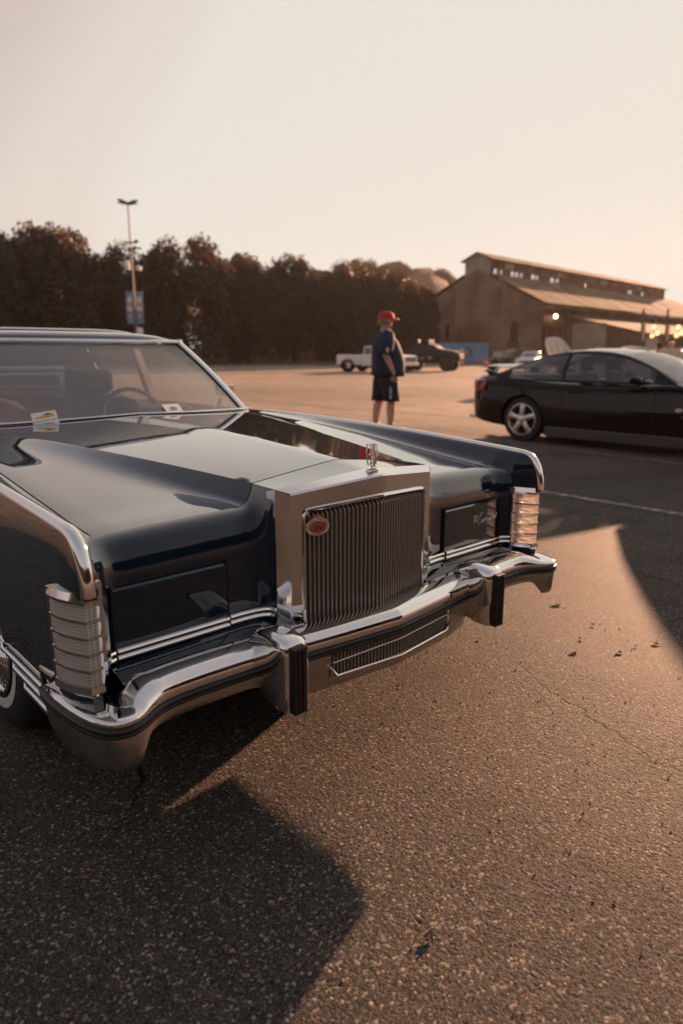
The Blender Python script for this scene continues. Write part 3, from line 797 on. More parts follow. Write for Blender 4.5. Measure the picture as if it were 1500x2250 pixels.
for s_ in (-.42,.42):
    bb = boxo('banner', ban, lp, -.28,.28,-.015,.015,3.7,6.3); q = _rt*s_; bb.location = (q.x,q.y,0); bb.rotation_euler = (0,0,-YAW)
    for z0, z1, m_, x0, x1 in ((5.4,5.9,banw,-.16,.16),(4.75,5.2,banw,-.2,.2),(4.2,4.55,bano,-.14,.1),(5.0,5.35,bano,-.05,.16)):
        boxo('banner_print', m_, bb, x0,x1,-.02,-.016,z0,z1)
    MB().bar((-.3,0,6.35),(.3,0,6.35),.04).build('banner_rod', steel, bb)
# fence glimpsed between the trunks
fn = thing('brick_planter_wall', 'low reddish wall glimpsed between the tree trunks', 'wall', place(620, 92))
boxo('wall', vary(mat('reddish_wall',(.35,.16,.09),.9),.8,(.12,.06,.04),(.45,.2,.1)), fn, -38,22,-.2,.2,.2,1.9).rotation_euler = (0,0,-YAW+R(6))
# ================================================================== the vintage sedan (origin: ground under its grille, nose towards -Y)
sedan = thing('vintage_sedan', 'long navy blue vintage sedan with tall chrome grille and stand-up hood ornament', 'car')
ZL = [(.155,.832),(.32,.845),(.48,.862),(.68,.883),(.9,.906),(1.3,.937),(1.80,.954)]
ZF = [(.03,.892),(.145,.900),(.39,.914),(.667,.929),(.98,.940),(1.34,.949),(1.95,.953),(3.0,.95),(5.6,.90)]
HX = .836
def crease(y):
    t = (y-.155)/1.605
    return lerp(.337,.70,t), lerp(.907,.972,t) + .05*max(t,0)*(1-t)*1.0, t
def hood_z(x, y):
    xc, zc, t = crease(y)
    x = abs(x)
    zl = interp(y, ZL)
    if x <= xc:
        zt = lerp(.945,1.0,t) + .05*t*(1-t)
        return zc + (zt-zc)*(1-(x/xc)**1.1)
    zin = zl + lerp(.012,.004,t)
    zb = lerp(zin, zl, min(1,(x-xc)/(HX-xc+1e-6)))
    w = .016 + .07*max(t,0)
    return zb + max(zc-zb,0)*math.exp(-((x-xc)/w)**1.25)
def rear_y(x): return 1.60 + .20*(abs(x)/.8)**2       # hood's rear edge curves with the windshield
NY = 40
def yrow(x):
    return [lerp(.155, rear_y(x), (i/(NY-1))) for i in range(NY)]
hood = MB()
rows = []
for k in range(-12, 13):
    f = k/12
    row = []
    for i in range(NY):
        y0 = lerp(.155, 1.62, i/(NY-1))
        x = f*crease(y0)[0]
        y = lerp(.155, rear_y(x), i/(NY-1))
        x = f*crease(min(y,1.76))[0]
        row.append((x, y, hood_z(x*.999999, y)))
    rows.append(row)
hood.grid(rows, flip=True)
# rolled lip at the nose and underside of the dome
hood.grid([[rows[k][0], (rows[k][0][0], .155, rows[k][0][2]-.03)] for k in range(len(rows))])
for sg in (-1, 1):
    rr = []
    for k in range(0, 23):
        f = (k/22)**1.9
        row = []
        for i in range(NY):
            y0 = lerp(.155, 1.76, i/(NY-1))
            xc = crease(y0)[0]
            x = lerp(xc, HX, f)
            y = lerp(.155, rear_y(x), i/(NY-1))
            xc = crease(min(y,1.8))[0]
            x = lerp(xc, HX, f)
            z = hood_z(x+1e-6, y)
            if k == 22: z -= .005
            if i == 0: z -= .002
            row.append((sg*x, y, z))
        rr.append(row)
    lip = [(x, y, z-.03) for x, y, z in rr[-1]]
    hood.grid(rr + [lip], flip=(sg < 0))
    hood.grid([[r[0], (r[0][0], .155, r[0][2]-.03)] for r in rr], flip=(sg > 0))
hood.build('hood', navy, sedan, sharp=28)
# cowl edge strip: bright lip between hood and windshield
cow = MB()
pth = []
for k in range(-16, 17):
    x = .80*k/16
    pth.append((x, rear_y(x)+.012, hood_z(x*.86, min(rear_y(x), 1.8)) + .004))
cow.tube(pth, .007, 6)
cow.build('cowl_trim', chrome, sedan)
boxo('cowl', black, sedan, -.80, .80, 1.78, 1.95, .90, .945)

# ---- front fascia between shell and fenders, header panel over the shell
fas = MB()
roll = [(.150,0),(.140,-.002),(.128,-.007),(.115,-.016),(.104,-.030),(.094,-.050),(.087,-.075),(.083,-.105),(.080,-.14),(.080,-.22),(.080,-.29),(.082,-.325),(.088,-.36),(.10,-.41)]
XS = [.3372,.340,.344,.350,.358,.370,.382,.396,.412,.43,.46,.5,.6,.7,.78,.815,.832,.845,.856,.866,.876,.884,.892]
for sg in (-1, 1):
    rows = []
    for x in XS:
        zt = hood_z(min(x,.83), .155)
        zl = hood_z(.5, .155)
        w_ = math.exp(-((x-.3372)/.032)**1.2)                 # forward sweep where it meets the shell
        out = max(0,(x-.80)/.092)**2*.052                    # and where it meets the fin
        row = []
        for i, (y, dz) in enumerate(roll):
            w = max(0, 1 + dz/.16)
            if i <= 6: yy, dd = lerp(.150,.034,i/6), -.0006*i
            else: yy, dd = .032, dz
            y, dz2 = lerp(y, yy, w_), lerp(dz, dd, w_)
            z = lerp(zl, zt, lerp(max(w,0)**.8, 1 if i <= 6 else max(w,0)**.8, w_)) + dz2 - .001
            row.append((sg*x, y - out*min(1,i/5), z))
        rows.append(row)
    fas.grid(rows, flip=(sg > 0))
# header: painted strip from hood lip to the chrome shell
hd = []
for k in range(-12, 13):
    x = .3372*k/12
    ze = hood_z(x*.999, .155)-.001
    zs = .9035 + .026*(1-abs(k)/12)
    hd.append([(x,.150,ze),(x,.11,lerp(ze,zs,.38)),(x,.07,lerp(ze,zs,.72)),(x,.030-.02*(1-abs(k)/12),zs)])
fas.grid(hd)
fas.build('front_panel', navy, sedan, sharp=32)
boxo('gap_filler', black, sedan, -.83, .83, .156, .17, .70, .80)

# headlight doors with their bright top bevel
for sg in (-1, 1):
    d = MB()
    a, b_ = sorted((sg*.494, sg*.836))
    d.prism([(.0795,.48),(.071,.484),(.071,.698),(.081,.707),(.09,.707),(.09,.48)], 'x', a, b_)
    o = d.build('headlight_door', navy, sedan, sharp=25)
    g = MB()
    g.box(sg*.490-.0025, sg*.490+.0025, .070,.085,.43,.712)
    g.box(sg*.840-.0025, sg*.840+.0025, .062,.085,.43,.712)
    g.box(min(sg*.488,sg*.842), max(sg*.488,sg*.842), .076,.085,.7085,.712)
    g.build('shut_line', black, sedan, smooth=False)
    # chrome moulding, two ridges
    for z0, nm in ((.536,0),(.518,0)):
        m_ = MB()
        pth = [(sg*.352,.028,z0),(sg*.358,.046,z0),(sg*.372,.058,z0),(sg*.40,.067,z0),(sg*.44,.071,z0)] + [(sg*x,.072,z0) for x in (.486,)]
        m_.tube(pth, .0075, 8)
        m_.tube([(sg*.494,.066,z0),(sg*.6,.066,z0),(sg*.835,.066,z0)], .0075, 8)
        m_.tube([(sg*.843,.066,z0),(sg*.858,.060,z0),(sg*.872,.048,z0),(sg*.882,.038,z0)], .0075, 8)
        m_.build('bright_moulding', chrome, sedan)
# model script on the far door
# model script on the far door, drawn as one flowing chrome line
def script(strokes, ox, oz, k, y=.0692):
    q = MB()
    for st in strokes:
        q.tube([(ox+(px+pz*.55)*k, y, oz+pz*k) for px, pz in st], .0011, 5)
    return q
def arc(cx, cz, rx, rz, a0, a1, n=9): return [(cx+rx*math.cos(R(lerp(a0,a1,i/n))), cz+rz*math.sin(R(lerp(a0,a1,i/n)))) for i in range(n+1)]
L_ = [arc(.9,.9,.75,1.5,60,330,16)]
x = 1.55
def let(w): 
    global x
    x += w
for chx in 'ontinental':
    if chx == 'o': L_.append(arc(x+.3,.25,.28,.32,0,360,10)); let(.72)
    elif chx == 'n': L_.append([(x,-.08),(x,.58)]+arc(x+.25,.25,.25,.33,170,0,6)+[(x+.5,-.08),(x+.62,.0)]); let(.74)
    elif chx == 't': L_.append([(x+.15,1.05),(x+.15,.0),(x+.3,-.08)]); L_.append([(x-.05,.62),(x+.42,.62)]); let(.46)
    elif chx == 'i': L_.append([(x+.08,.55),(x+.08,-.05),(x+.25,0)]); L_.append([(x+.08,.80),(x+.1,.86)]); let(.36)
    elif chx == 'e': L_.append([(x,.2),(x+.5,.3)]+arc(x+.27,.25,.25,.33,20,320,9)); let(.66)
    elif chx == 'a': L_.append(arc(x+.27,.25,.26,.32,30,330,9)); L_.append([(x+.55,.58),(x+.55,-.06),(x+.68,0)]); let(.78)
    elif chx == 'l': L_.append([(x+.05,-.02),(x+.1,1.5)]); let(.3)
script(L_, .694, .624, .0162).build('door_script', chrome, sedan)
boxo('door_emblem', satin, sedan, .664,.695,.0675,.0705,.626,.656, bevel=.002)
em = MB()
for x in (.671,.6795,.688): em.box(x-.001,x+.001,.0665,.0685,.630,.652)
em.build('emblem_bars', chrome, sedan, smooth=False)

# ---- fenders with blade-like fins
NOSE = [(-.058,.745),(-.056,.77),(-.052,.795),(-.045,.822),(-.034,.848),(-.018,.870),(.004,.885),(.03,.892)]
def fin_top(y):
    if y < .03: return interp(y, NOSE)
    return interp(y, ZF)
YF = [-.058,-.056,-.052,-.045,-.034,-.018,.004,.03,.06,.09,.12,.15,.2,.28,.36,.45,.55,.65,.75,.85,.95,1.05,1.15,1.25,1.4,1.55,1.7,1.85,2.2,2.6,3.2,3.8,4.4,5.0,5.4,5.6]
for sg in (-1, 1):
    f = MB()
    ins = []
    for y in sorted([q for q in YF if q <= 1.86] + [.044,.046]):
        zt = fin_top(y)
        row = []
        if y >= .15:
            zb = interp(y, ZL) - .004
            for u, w in ((0,0),(.1,.0),(.25,.02),(.42,.12),(.58,.33),(.72,.60),(.84,.84),(.93,.97),(1,1)):
                row.append((sg*lerp(.8425,.926,u), y, lerp(zb, zt, w)))
            row = [(row[0][0], y, zb-.035)] + row
        else:
            q = max(0,(y+.058)/.208)                     # 0 at the nose, 1 at the hood line
            zb = lerp(.44, .832-.004, max(0,(y-.085)/.065)**.6) if y > .085 else (.44 if y > .045 else .74)
            zb = min(zb, zt-.004)
            xi = interp(y, [(-.058,.940),(-.045,.930),(-.018,.914),(.03,.892),(.06,.876),(.09,.864),(.12,.855),(.15,.8425)])
            for u, w in ((0,0),(.1,.35),(.25,.55),(.42,.68),(.58,.78),(.72,.86),(.84,.93),(.93,.98),(1,1)):
                bl = max(0, min(1, (y-.02)/.13))
                uu = lerp(u**3, u, bl)
                row.append((sg*lerp(xi, .926 if y>-.03 else max(.926,xi), uu), y, lerp(zb, zt, w)))
            row = [row[0]] + row
        ins.append(row)
    f.grid(ins, flip=(sg < 0))
    # cap over the fin (under the chrome trim)
    f.grid([[(sg*.926,y,fin_top(y)),(sg*.942,y+(.0),fin_top(y)+.001),(sg*.957,y,fin_top(y)-.004)] for y in YF if y <= 1.86], flip=(sg < 0))
    f.build('fin', navy, sedan, sharp=40)
    # outer side of the whole body, nose to tail
    o_ = MB()
    rows = []
    SIDE = [(0,.957),(.03,.962),(.08,.968),(.16,.975),(.24,.982),(.31,.984),(.38,.980),(.46,.972),(.54,.962),(.60,.952)]
    nose_rows = []
    for y in sorted(YF + [.085]):
        zt = fin_top(y) - .004
        nz = max(0, (.03-y)/.088)
        rear = max(0,(y-4.9)/.7)**2*.06
        zbot = .326 if y < .6 else .27
        if y <= .085:
            nr = []
            for k in range(5):
                z = lerp(zt, min(.74, zt-.002), k/4); h = (zt-z)*.6/(zt-.326)
                nr.append((sg*(interp(min(.6,h), SIDE) - nz*.012), y, z))
            nose_rows.append(nr)
            if y < .085: continue
        row = []
        for h, x in SIDE:
            z = max(zt - h, zbot)
            z = lerp(zt, zbot, h/.60)
            xx = x - rear - nz*.012
            row.append((sg*xx, y, z))
        row.append((sg*.60, y, zbot+.01))
        rows.append(row)
    o_.grid(rows, flip=(sg < 0))
    nb_ = MB(); nb_.grid(nose_rows, flip=(sg < 0)); nb_.build('fin_nose', navy, sedan, sharp=40)
    body = o_.build('side_panel', navy, sedan, sharp=40)
    sol = body.modifiers.new('t','SOLIDIFY'); sol.thickness = .012; sol.offset = -1 if True else 1
    dg = bpy.context.evaluated_depsgraph_get()
    me = bpy.data.meshes.new_from_object(body.evaluated_get(dg)); body.modifiers.clear()
    old = body.data; body.data = me; me.name = 'side_panel'
    c1 = MB(); arch = [(.50,.0),(.50,.397),(.565,.415),(.585,.46)] + [(.908-.322*math.cos(math.pi*k/22), .47+.275*math.sin(math.pi*k/22)) for k in range(0,23)] + [(1.24,.40),(1.24,.0)]
    c1.prism(arch, 'x', *sorted((sg*.70, sg*1.2)))
    c2 = MB(); c2.prism([(y+3.23, z-.0 if z < .2 else z-.06) for y, z in arch], 'x', *sorted((sg*.70, sg*1.2)))
    cut(body, [c1, c2])
    # chrome trim along the fin and down its nose
    tr = MB()
    pth = [( .0 + (.942), y, fin_top(y)+.002) for y in YF if .03 <= y <= 2.0]
    nose = [(.942, y-.003, z+.001) for y, z in NOSE[:-1]]
    full = nose + pth
    rows = []
    for i, p in enumerate(full):
        a, b_ = full[max(i-1,0)], full[min(i+1,len(full)-1)]
        d = Vector((0, b_[1]-a[1], b_[2]-a[2])).normalized()
        n = Vector((0, -d.z, d.y))
        row = []
        for u, h in ((-.018,-.008),(-.0165,.001),(-.010,.0065),(0,.008),(.010,.0065),(.0165,.001),(.018,-.008)):
            row.append((sg*(p[0]+u), p[1]+n.y*h, p[2]+n.z*h))
        rows.append(row)
    tr.grid(rows, flip=(sg > 0))
    tr.build('fin_trim', chrome, sedan, sharp=50)
    # lower chrome ribs ahead of the wheel opening
    for z0, y0, y1 in ((.415,.60,.245),(.384,.50,.24),(.356,.41,.20)):
        MB().tube([(sg*.968,y0,z0+.006),(sg*.974,y0-.02,z0),(sg*.974,y1,z0)], .008, 8).build('lower_rib', chrome, sedan)
    lip = MB()
    lip.tube([(sg*.972,y,z) for y,z in arch[3:-1]], .007, 6)
    lip.build('wheel_lip', chrome, sedan)
    cl = MB(); cl.tube([(sg*.972,.245,.476),(sg*.976,.19,.481),(sg*.978,.125,.492)], .006, 6)
    cl.tube([(sg*.972,.245,.476),(sg*.970,.245,.44),(sg*.968,.243,.395)], .006, 6)
    cl.build('corner_trim', chrome, sedan)

# ---- wrap-round turn lamps in the fin tips
PL = [(.986,.075),(.985,.050),(.979,.020),(.967,-.014),(.950,-.047),(.924,-.043),(.904,.0),(.890,.036)]
def lampoff(d):
    out = []
    for i, (x, y) in enumerate(PL):
        a, b_ = PL[max(i-1,0)], PL[min(i+1,len(PL)-1)]
        t = Vector((b_[0]-a[0], b_[1]-a[1])).normalized()
        n = Vector((-t.y, t.x))
        out.append((x+n.x*d, y+n.y*d))
    return out
def lamp_band(mb, sg, z0, z1, d0, d1, back=.02):
    lo, hi = lampoff(d0), lampoff(d1)
    a = [(sg*x,y,z0) for x,y in lo]; b_ = [(sg*x,y,z1) for x,y in hi]
    inn = [(sg*x,y,z) for z in (z0,z1) for x,y in lampoff(-back)]
    n = len(PL)
    mb.grid([a, b_], flip=(sg > 0))
    mb.grid([inn[:n], a], flip=(sg > 0)); mb.grid([b_, inn[n:]], flip=(sg > 0))
for sg in (-1, 1):
    fr = MB()
    lamp_band(fr, sg, .734, .752, .008, .002)
    lamp_band(fr, sg, .726, .734, .006, .008)
    lamp_band(fr, sg, .500, .517, .009, .006)
    lamp_band(fr, sg, .492, .500, .002, .009)
    for i, dd in ((0,0),(-1,0)):
        x, y = PL[i]
        fr.box(min(sg*(x-.012),sg*(x+.004)), max(sg*(x-.012),sg*(x+.004)), y-.008, y+.012, .49, .75)
    lm = fr.build('turn_lamp', chrome, sedan, sharp=25)
    zs = [.517 + k*.0418 for k in range(6)]
    for k in range(5):
        le = MB()
        pl = lampoff(.0); pm = lampoff(.0008)
        rows = [[(sg*x,y,zs[k]+.0005) for x,y in pl],[(sg*x,y,zs[k+1]-.0005) for x,y in pl]]
        le.grid(rows, flip=(sg > 0))
        le.build('lens', lens, lm, sharp=25)
        if k:
            ba = MB(); lamp_band(ba, sg, zs[k]-.0028, zs[k]+.0028, .006, .006)
            ba.build('lens_bar', chrome, lm, sharp=25)
    bk = MB(); bk.grid([[(sg*x,y,z) for x,y in ((.982,.07),(.955,.030),(.925,.020),(.893,.034))] for z in (.51,.73)], flip=(sg > 0)); bk.build('reflector', white_plastic, lm)
    pd = MB(); lamp_band(pd, sg, .40, .494, .004, -.002)
    pd.build('lamp_pedestal', navy, sedan, sharp=25)

# ---- chrome grille shell with V front
def vy(x, y0=.0, y1=-.062): return lerp(y1, y0, min(1,abs(x)/.311))
sh = MB()
TOPZ = lambda x: .893 + .030*(1-min(1,abs(x)/.311))
OPX, OPT, OPB = .272, .838, .468
def opt(x): return OPT + .018*(1-abs(x)/OPX)
for sg in (-1, 1):
    X = [OPX*k/8 for k in range(9)]
    sh.grid([[(sg*x,vy(x),opt(x)) for x in X],[(sg*x*(1+.4*(.311/OPX-1)),vy(x*(1+.4*(.311/OPX-1)))-.0005,opt(x)+.4*(TOPZ(x*.311/OPX)-.006-opt(x))) for x in X],[(sg*x*.311/OPX,vy(x*.311/OPX)-.001,TOPZ(x*.311/OPX)-.006) for x in X],
             [(sg*x*.311/OPX,vy(x*.311/OPX)+.003,TOPZ(x*.311/OPX)) for x in X],[(sg*x*.343/OPX,.032-.02*(1-x/OPX),.9035+.026*(1-x/OPX)+.0015) for x in X],
             [(sg*x*.343/OPX,.05,.88) for x in X]], flip=(sg > 0))
    Z = [.50,.56,.64,.72,.80,.838]
    sh.grid([[(sg*OPX,vy(OPX),z) for z in Z],[(sg*.311,.0,z if z < .838 else TOPZ(.311)-.006) for z in Z],[(sg*.316,.004,z if z < .838 else TOPZ(.311)) for z in Z],
             [(sg*.343,.032,z if z < .838 else .904) for z in Z],[(sg*.345,.07,z if z < .838 else .895) for z in Z]], flip=(sg < 0))
    # lower foot of the shell post
    sh.grid([[(sg*OPX,vy(OPX),.50),(sg*.311,.0,.50),(sg*.316,.004,.50),(sg*.343,.032,.50),(sg*.345,.07,.50)],
             [(sg*OPX,vy(OPX)+.004,.487),(sg*.308,.006,.487),(sg*.314,.01,.487),(sg*.34,.038,.487),(sg*.343,.07,.487)]], flip=(sg > 0))
    # reveal of the opening
    sh.grid([[(sg*OPX,vy(OPX),z) for z in (.468,.6,.7,.838)],[(sg*OPX,.05,z) for z in (.468,.6,.7,.838)]], flip=(sg < 0))
    sh.grid([[(sg*x,vy(x),opt(x)) for x in X],[(sg*x,.05,opt(x)) for x in X]], flip=(sg < 0))
shell = sh.build('grille_shell', shellm, sedan, sharp=25)
tr = MB()
pth = [(-OPX+.002,vy(OPX)-.003,.49),(-OPX+.002,vy(OPX)-.003,.80),(-OPX+.004,vy(OPX)-.003,.824),(-OPX+.016,vy(OPX-.016)-.003,OPT-.001)] + \
      [(OPX*k/8,vy(OPX*k/8)-.003,opt(OPX*k/8)-.001) for k in range(-7,8)] + [(OPX-.016,vy(OPX-.016)-.003,OPT-.001),(OPX-.004,vy(OPX)-.003,.824),(OPX-.002,vy(OPX)-.003,.80),(OPX-.002,vy(OPX)-.003,.49)]
tr.tube(pth, .006, 8)
tr.build('opening_trim', chrome, shell)
bt = MB(); bt.tube([(-OPX,vy(OPX),.474),(0,-.064,.486),(OPX,vy(OPX),.474)], .004, 6); bt.build('lower_trim', chrome, shell)
post = MB()
for sg in (-1, 1): post.box(min(sg*.285,sg*.34), max(sg*.285,sg*.34), .012,.07,.40,.488)
post.build('shell_foot', black, sedan, smooth=False)
# radiator behind the slats
gr = MB(); gr.grid([[(x,.055,z) for x in (-.275,.275)] for z in (.42,.87)]); gr.build('grille_backing', black, sedan, smooth=False)
gx = MB()
for z in (.55,.62,.69,.76): gx.box(-OPX,OPX,.030,.036,z,z+.004)
gx.build('cross_bars', slatm, sedan, smooth=False)
NS = 36
base_slat = MB().prism([(-.028,.447),(-.028,.815),(-.006,.842),(.035,.842),(.035,.447)], 'x', -.0022, .0022).build('slat', slatm, sedan, bevel=.0008)
for k in range(NS):
    x = -OPX + OPX*2*(k+.5)/NS
    loc = (x, vy(x)+.026, .014*(1-abs(x)/OPX))
    if k == 0: base_slat.location = loc
    else:
        o = base_slat.copy(); C.objects.link(o); o.location = loc
# hood ornament: open four-post frame with a cross bar
hb = MB()
def ornz(z): return z
cx, cy, cz = 0, -.022, .936
hb.box(-.0165,.0165,cy-.006,cy+.006,cz-.004,cz+.002)
hb.prism([(-.020,cz-.010),(.020,cz-.010),(.014,cz-.003),(-.014,cz-.003)],'y',cy-.014,cy+.012)
orn = hb.build('hood_ornament', chrome, sedan, bevel=.0015)
ob = MB()
ob.bar((0,cy,cz),(0,cy,cz+.018),.005)
for sx, sy in ((-1,-1),(1,-1),(1,1),(-1,1)):
    ob.tube([(sx*.0105,cy+sy*.006,cz+.012),(sx*.0135,cy+sy*.008,cz+.03),(sx*.0145,cy+sy*.009,cz+.055),(sx*.0125,cy+sy*.008,cz+.077)], .0022, 6)
ob.tube([(0,cy-.011,cz+.006),(0,cy-.013,cz+.04),(0,cy-.011,cz+.080)], .0026, 6)
for z, w in ((.0125,.0105),(.077,.0125)):
    ob.tube([(-w,cy-.008,cz+z),(w,cy-.008,cz+z),(w,cy+.008,cz+z),(-w,cy+.008,cz+z)], .0018, 6, closed=True)
ob.build('ornament_frame', chrome, orn)
ob = MB(); ob.bar((-.021,cy-.009,cz+.046),(.021,cy-.009,cz+.046),.005,.004); ob.build('ornament_bar', chrome, orn)
# prize badge hung on the slats (an oval plate with a red centre and a red tab)
enamel = vary(mat('red_enamel', (.33,.06,.045), .4), 300, (.25,.04,.03), (.42,.11,.08), bump=.5, bscale=400, bdist=.001)
cream = mat('badge_cream', (.62,.50,.42), .4)
badge = thing('club_badge', 'oval red and cream prize badge fixed to the upright grille slats', 'badge', (-.232, vy(.232)-.012, .786))
badge.rotation_euler = (R(-2), 0, R(-11))
def disc(a, b_, y0, y1, cz=0, n=40, t0=0, t1=2*math.pi):
    return MB().prism([(a*math.cos(t0+(t1-t0)*k/n), cz+b_*math.sin(t0+(t1-t0)*k/n)) for k in range(n)], 'y', y0, y1)
disc(.041,.0285,-.003,.002).build('rim', mat('badge_brass',(.55,.40,.30),.3,1), badge, bevel=.001)
disc(.039,.0265,-.0045,-.0025).build('cream_band', cream, badge)
disc(.030,.0185,-.0058,-.004).build('red_field', enamel, badge)
disc(.0235,.022,-.002,.0015,.016,24,0,math.pi).build('red_tab', enamel, badge, bevel=.001)
MB().prism([(-.024,-.0218),(-.012,-.0255),(.012,-.0255),(.024,-.0218),(.021,-.0185),(.011,-.0212),(-.011,-.0212),(-.021,-.0185)],'y',-.0062,-.004).build('name_bar', mat('badge_bronze',(.40,.27,.20),.4,.6), badge)
dk = mat('badge_print', (.16,.05,.04), .6)
words = 'NATIONAL FIRST PRIZE'
for i, chx in enumerate(words):
    if chx == ' ': continue
    t = R(158 - 136*i/(len(words)-1))
    xx, zz = .0345*math.cos(t), .0222*math.sin(t)
    text('badge_letter', chx, dk, badge, .0072, (xx,-.0047,zz), (R(90), -(t-math.pi/2)*.72, 0), ext=.0002)
text('tab_letters', 'SENIOR', cream, badge, .006, (0,-.0022,.0315), (R(90),0,0), ext=.0002)
# small antique motor car relief in the middle
mc = MB()
for sx in (-1,1):
    mc.tube([(sx*.009+.0055*math.cos(t),-.0062,-.004+.0055*math.sin(t)) for t in [k*math.pi/6 for k in range(12)]], .0008, 5, closed=True)
    for k in range(4):
        t = k*math.pi/4
        mc.bar((sx*.009-.005*math.cos(t),-.0062,-.004-.005*math.sin(t)),(sx*.009+.005*math.cos(t),-.0062,-.004+.005*math.sin(t)),.0006)
mc.prism([(-.013,.0),(.012,.0),(.013,.004),(.004,.004),(.002,.008),(-.004,.008),(-.006,.004),(-.012,.005)],'y',-.0066,-.0055)
mc.build('motor_car_relief', dk, badge, smooth=False)
MB().lathe([(.0001,-.0075),(.002,-.0072),(.0022,-.005)],8,'y',(-.036,0,.002)).build('rivet', chrome, badge)
MB().lathe([(.0001,-.0075),(.002,-.0072),(.0022,-.005)],8,'y',(.036,0,.002)).build('rivet', chrome, badge)

# ---- front bumper
BP = [(0,-.166),(.13,-.153),(.26,-.139),(.38,-.124),(.48,-.111),(.56,-.103),(.64,-.099),(.71,-.098),(.765,-.101),(.80,-.108),(.83,-.121),(.855,-.137),(.88,-.150),(.905,-.157),(.928,-.155),(.95,-.142),(.968,-.118),(.982,-.08),(.992,-.035),(.999,.02),(1.003,.08),(1.003,.14),(.998,.175)]
def resample(P, n):
    P = [Vector((p[0],p[1],0)) for p in P]
    L = [0]
    for a, b_ in zip(P, P[1:]): L.append(L[-1]+(b_-a).length)
    out = []
    for k in range(n):
        s = L[-1]*k/(n-1)
        i = max(j for j in range(len(L)) if L[j] <= s+1e-9); i = min(i, len(P)-2)
        t = (s-L[i])/(L[i+1]-L[i])
        p0, p1, p2, p3 = P[max(i-1,0)], P[i], P[i+1], P[min(i+2,len(P)-1)]
        q = .5*((2*p1)+(-p0+p2)*t+(2*p0-5*p1+4*p2-p3)*t*t+(-p0+3*p1-3*p2+p3)*t**3)
        out.append(q)
    return out
BPS = resample(BP, 90)
def bnorm(i):
    a, b_ = BPS[max(i-1,0)], BPS[min(i+1,len(BPS)-1)]
    t = (b_-a).normalized()
    return Vector((t.y, -t.x, 0))     # outward (towards -y / +x)
def top_h(x, y): return lerp(.503, .470, min(1,max(0,(x-.80)/.07))) - max(0,(y-.06))*.12
def bot_h(x, y):
    if x < .40: return .306 + .01*x
    if x < .84: return lerp(.335,.378,min(1,(x-.40)/.12))
    b = lerp(.378,.330,min(1,max(0,(x-.84)/.035)))
    if x > .97: b += max(0,(y-.05))**2*3.0
    return min(b,.43)
for nm in ('front_bumper',):
    bm_ = MB(); rb = MB(); lo_ = MB()
    for sg in (-1, 1):
        top, rub, low = [], [], []
        for i, p in enumerate(BPS):
            n = bnorm(i)
            h = top_h(p.x, p.y); bt_ = bot_h(p.x, p.y)
            dep = lerp(.115,.085,min(1,max(0,(p.x-.80)/.07)))
            def at(off, z): return (sg*max(0,p.x - n.x*off), p.y - n.y*off, z)
            top.append([at(.004,.447),at(.0,.452),at(.002,.462),at(.004,lerp(.459,h,.45)),at(.012,lerp(.459,h,.72)),at(.026,lerp(.459,h,.90)),at(.045,h-.001),at(.065,h),at(dep-.02,h-.002),at(dep-.006,h-.008),at(dep,h-.02),at(dep,h-.06)])
            rub.append([at(.004,.423),at(-.004,.4245),at(-.005,.431),at(-.003,.433),at(-.003,.435),at(-.006,.437),at(-.006,.444),at(-.002,.447),at(.006,.448)])
            tuck = lerp(.010,.03,min(1,max(0,(p.x-.3)/.2))) - .018*min(1,max(0,(p.x-.83)/.04))
            low.append([at(.004,.424),at(.003,.416),at(.004,lerp(.418,bt_,.3)),at(.006,lerp(.418,bt_,.6)),at(tuck*.6,lerp(.418,bt_,.85)),at(tuck,bt_+.004),at(tuck+.012,bt_),at(tuck+.02,bt_+.012)])
        bm_.grid(top, flip=(sg < 0)); 
        rb.grid(rub, flip=(sg < 0))
        # lower face, leaving the air slot open in the middle
        k0 = max(i for i, p in enumerate(BPS) if p.x <= .282)
        lo_.grid(low[k0:], flip=(sg < 0))
        slot = []
        for i in range(k0+1):
            p = BPS[i]; n = bnorm(i)
            def at(off, z): return (sg*max(0,p.x - n.x*off), p.y - n.y*off, z)
            e = max(0,(p.x-.255)/.027)
            slot.append([at(.003,lerp(.352,.385,min(1,e)**2)),at(.0,lerp(.347,.380,min(1,e)**2)),at(.004,.33),at(.008,.315),at(.02,bot_h(p.x,p.y)),at(.035,.315)])
        lo_.grid(slot, flip=(sg < 0))
        lo_.grid([[tuple(q) for q in (r_[0], (r_[0][0], r_[0][1]+.05, r_[0][2]))] for r_ in slot], flip=(sg > 0))
    bump = bm_.build('front_bumper', chrome, sedan, sharp=50)
    rb.build('rub_strip', rubber, bump, sharp=60)
    lo_.build('bumper_face', satin, bump, sharp=50)
# slot trim and slats
st = MB(); st.tube([(x*.279,lerp(-.168,-.139,abs(x)),lerp(.349,.352,abs(x)) + max(0,abs(x)-.93)*.45) for x in [k/12 for k in range(-12,13)]], .004, 6)
st.build('slot_trim', chrome, bump)
bs = boxo('air_slot_slat', slatm, bump, -.0016,.0016,-.012,.03,.348,.418)
for k in range(42):
    x = -.272 + .544*k/41
    loc = (x, lerp(-.145,-.118,abs(x)/.28), 0)
    if k == 0: bs.location = loc
    else:
        o = bs.copy(); C.objects.link(o); o.location = loc
sb = MB(); sb.grid([[(-.29,-.085,z),(0,-.11,z),(.29,-.085,z)] for z in (.33,.43)]); sb.build('slot_backing', black, bump, smooth=False)
sl2 = MB(); sl2.tube([(-.28,-.150,.402),(0,-.176+.015,.402),(.28,-.150+.02,.402)], .003, 5); sl2.build('slot_wire', slatm, bump)
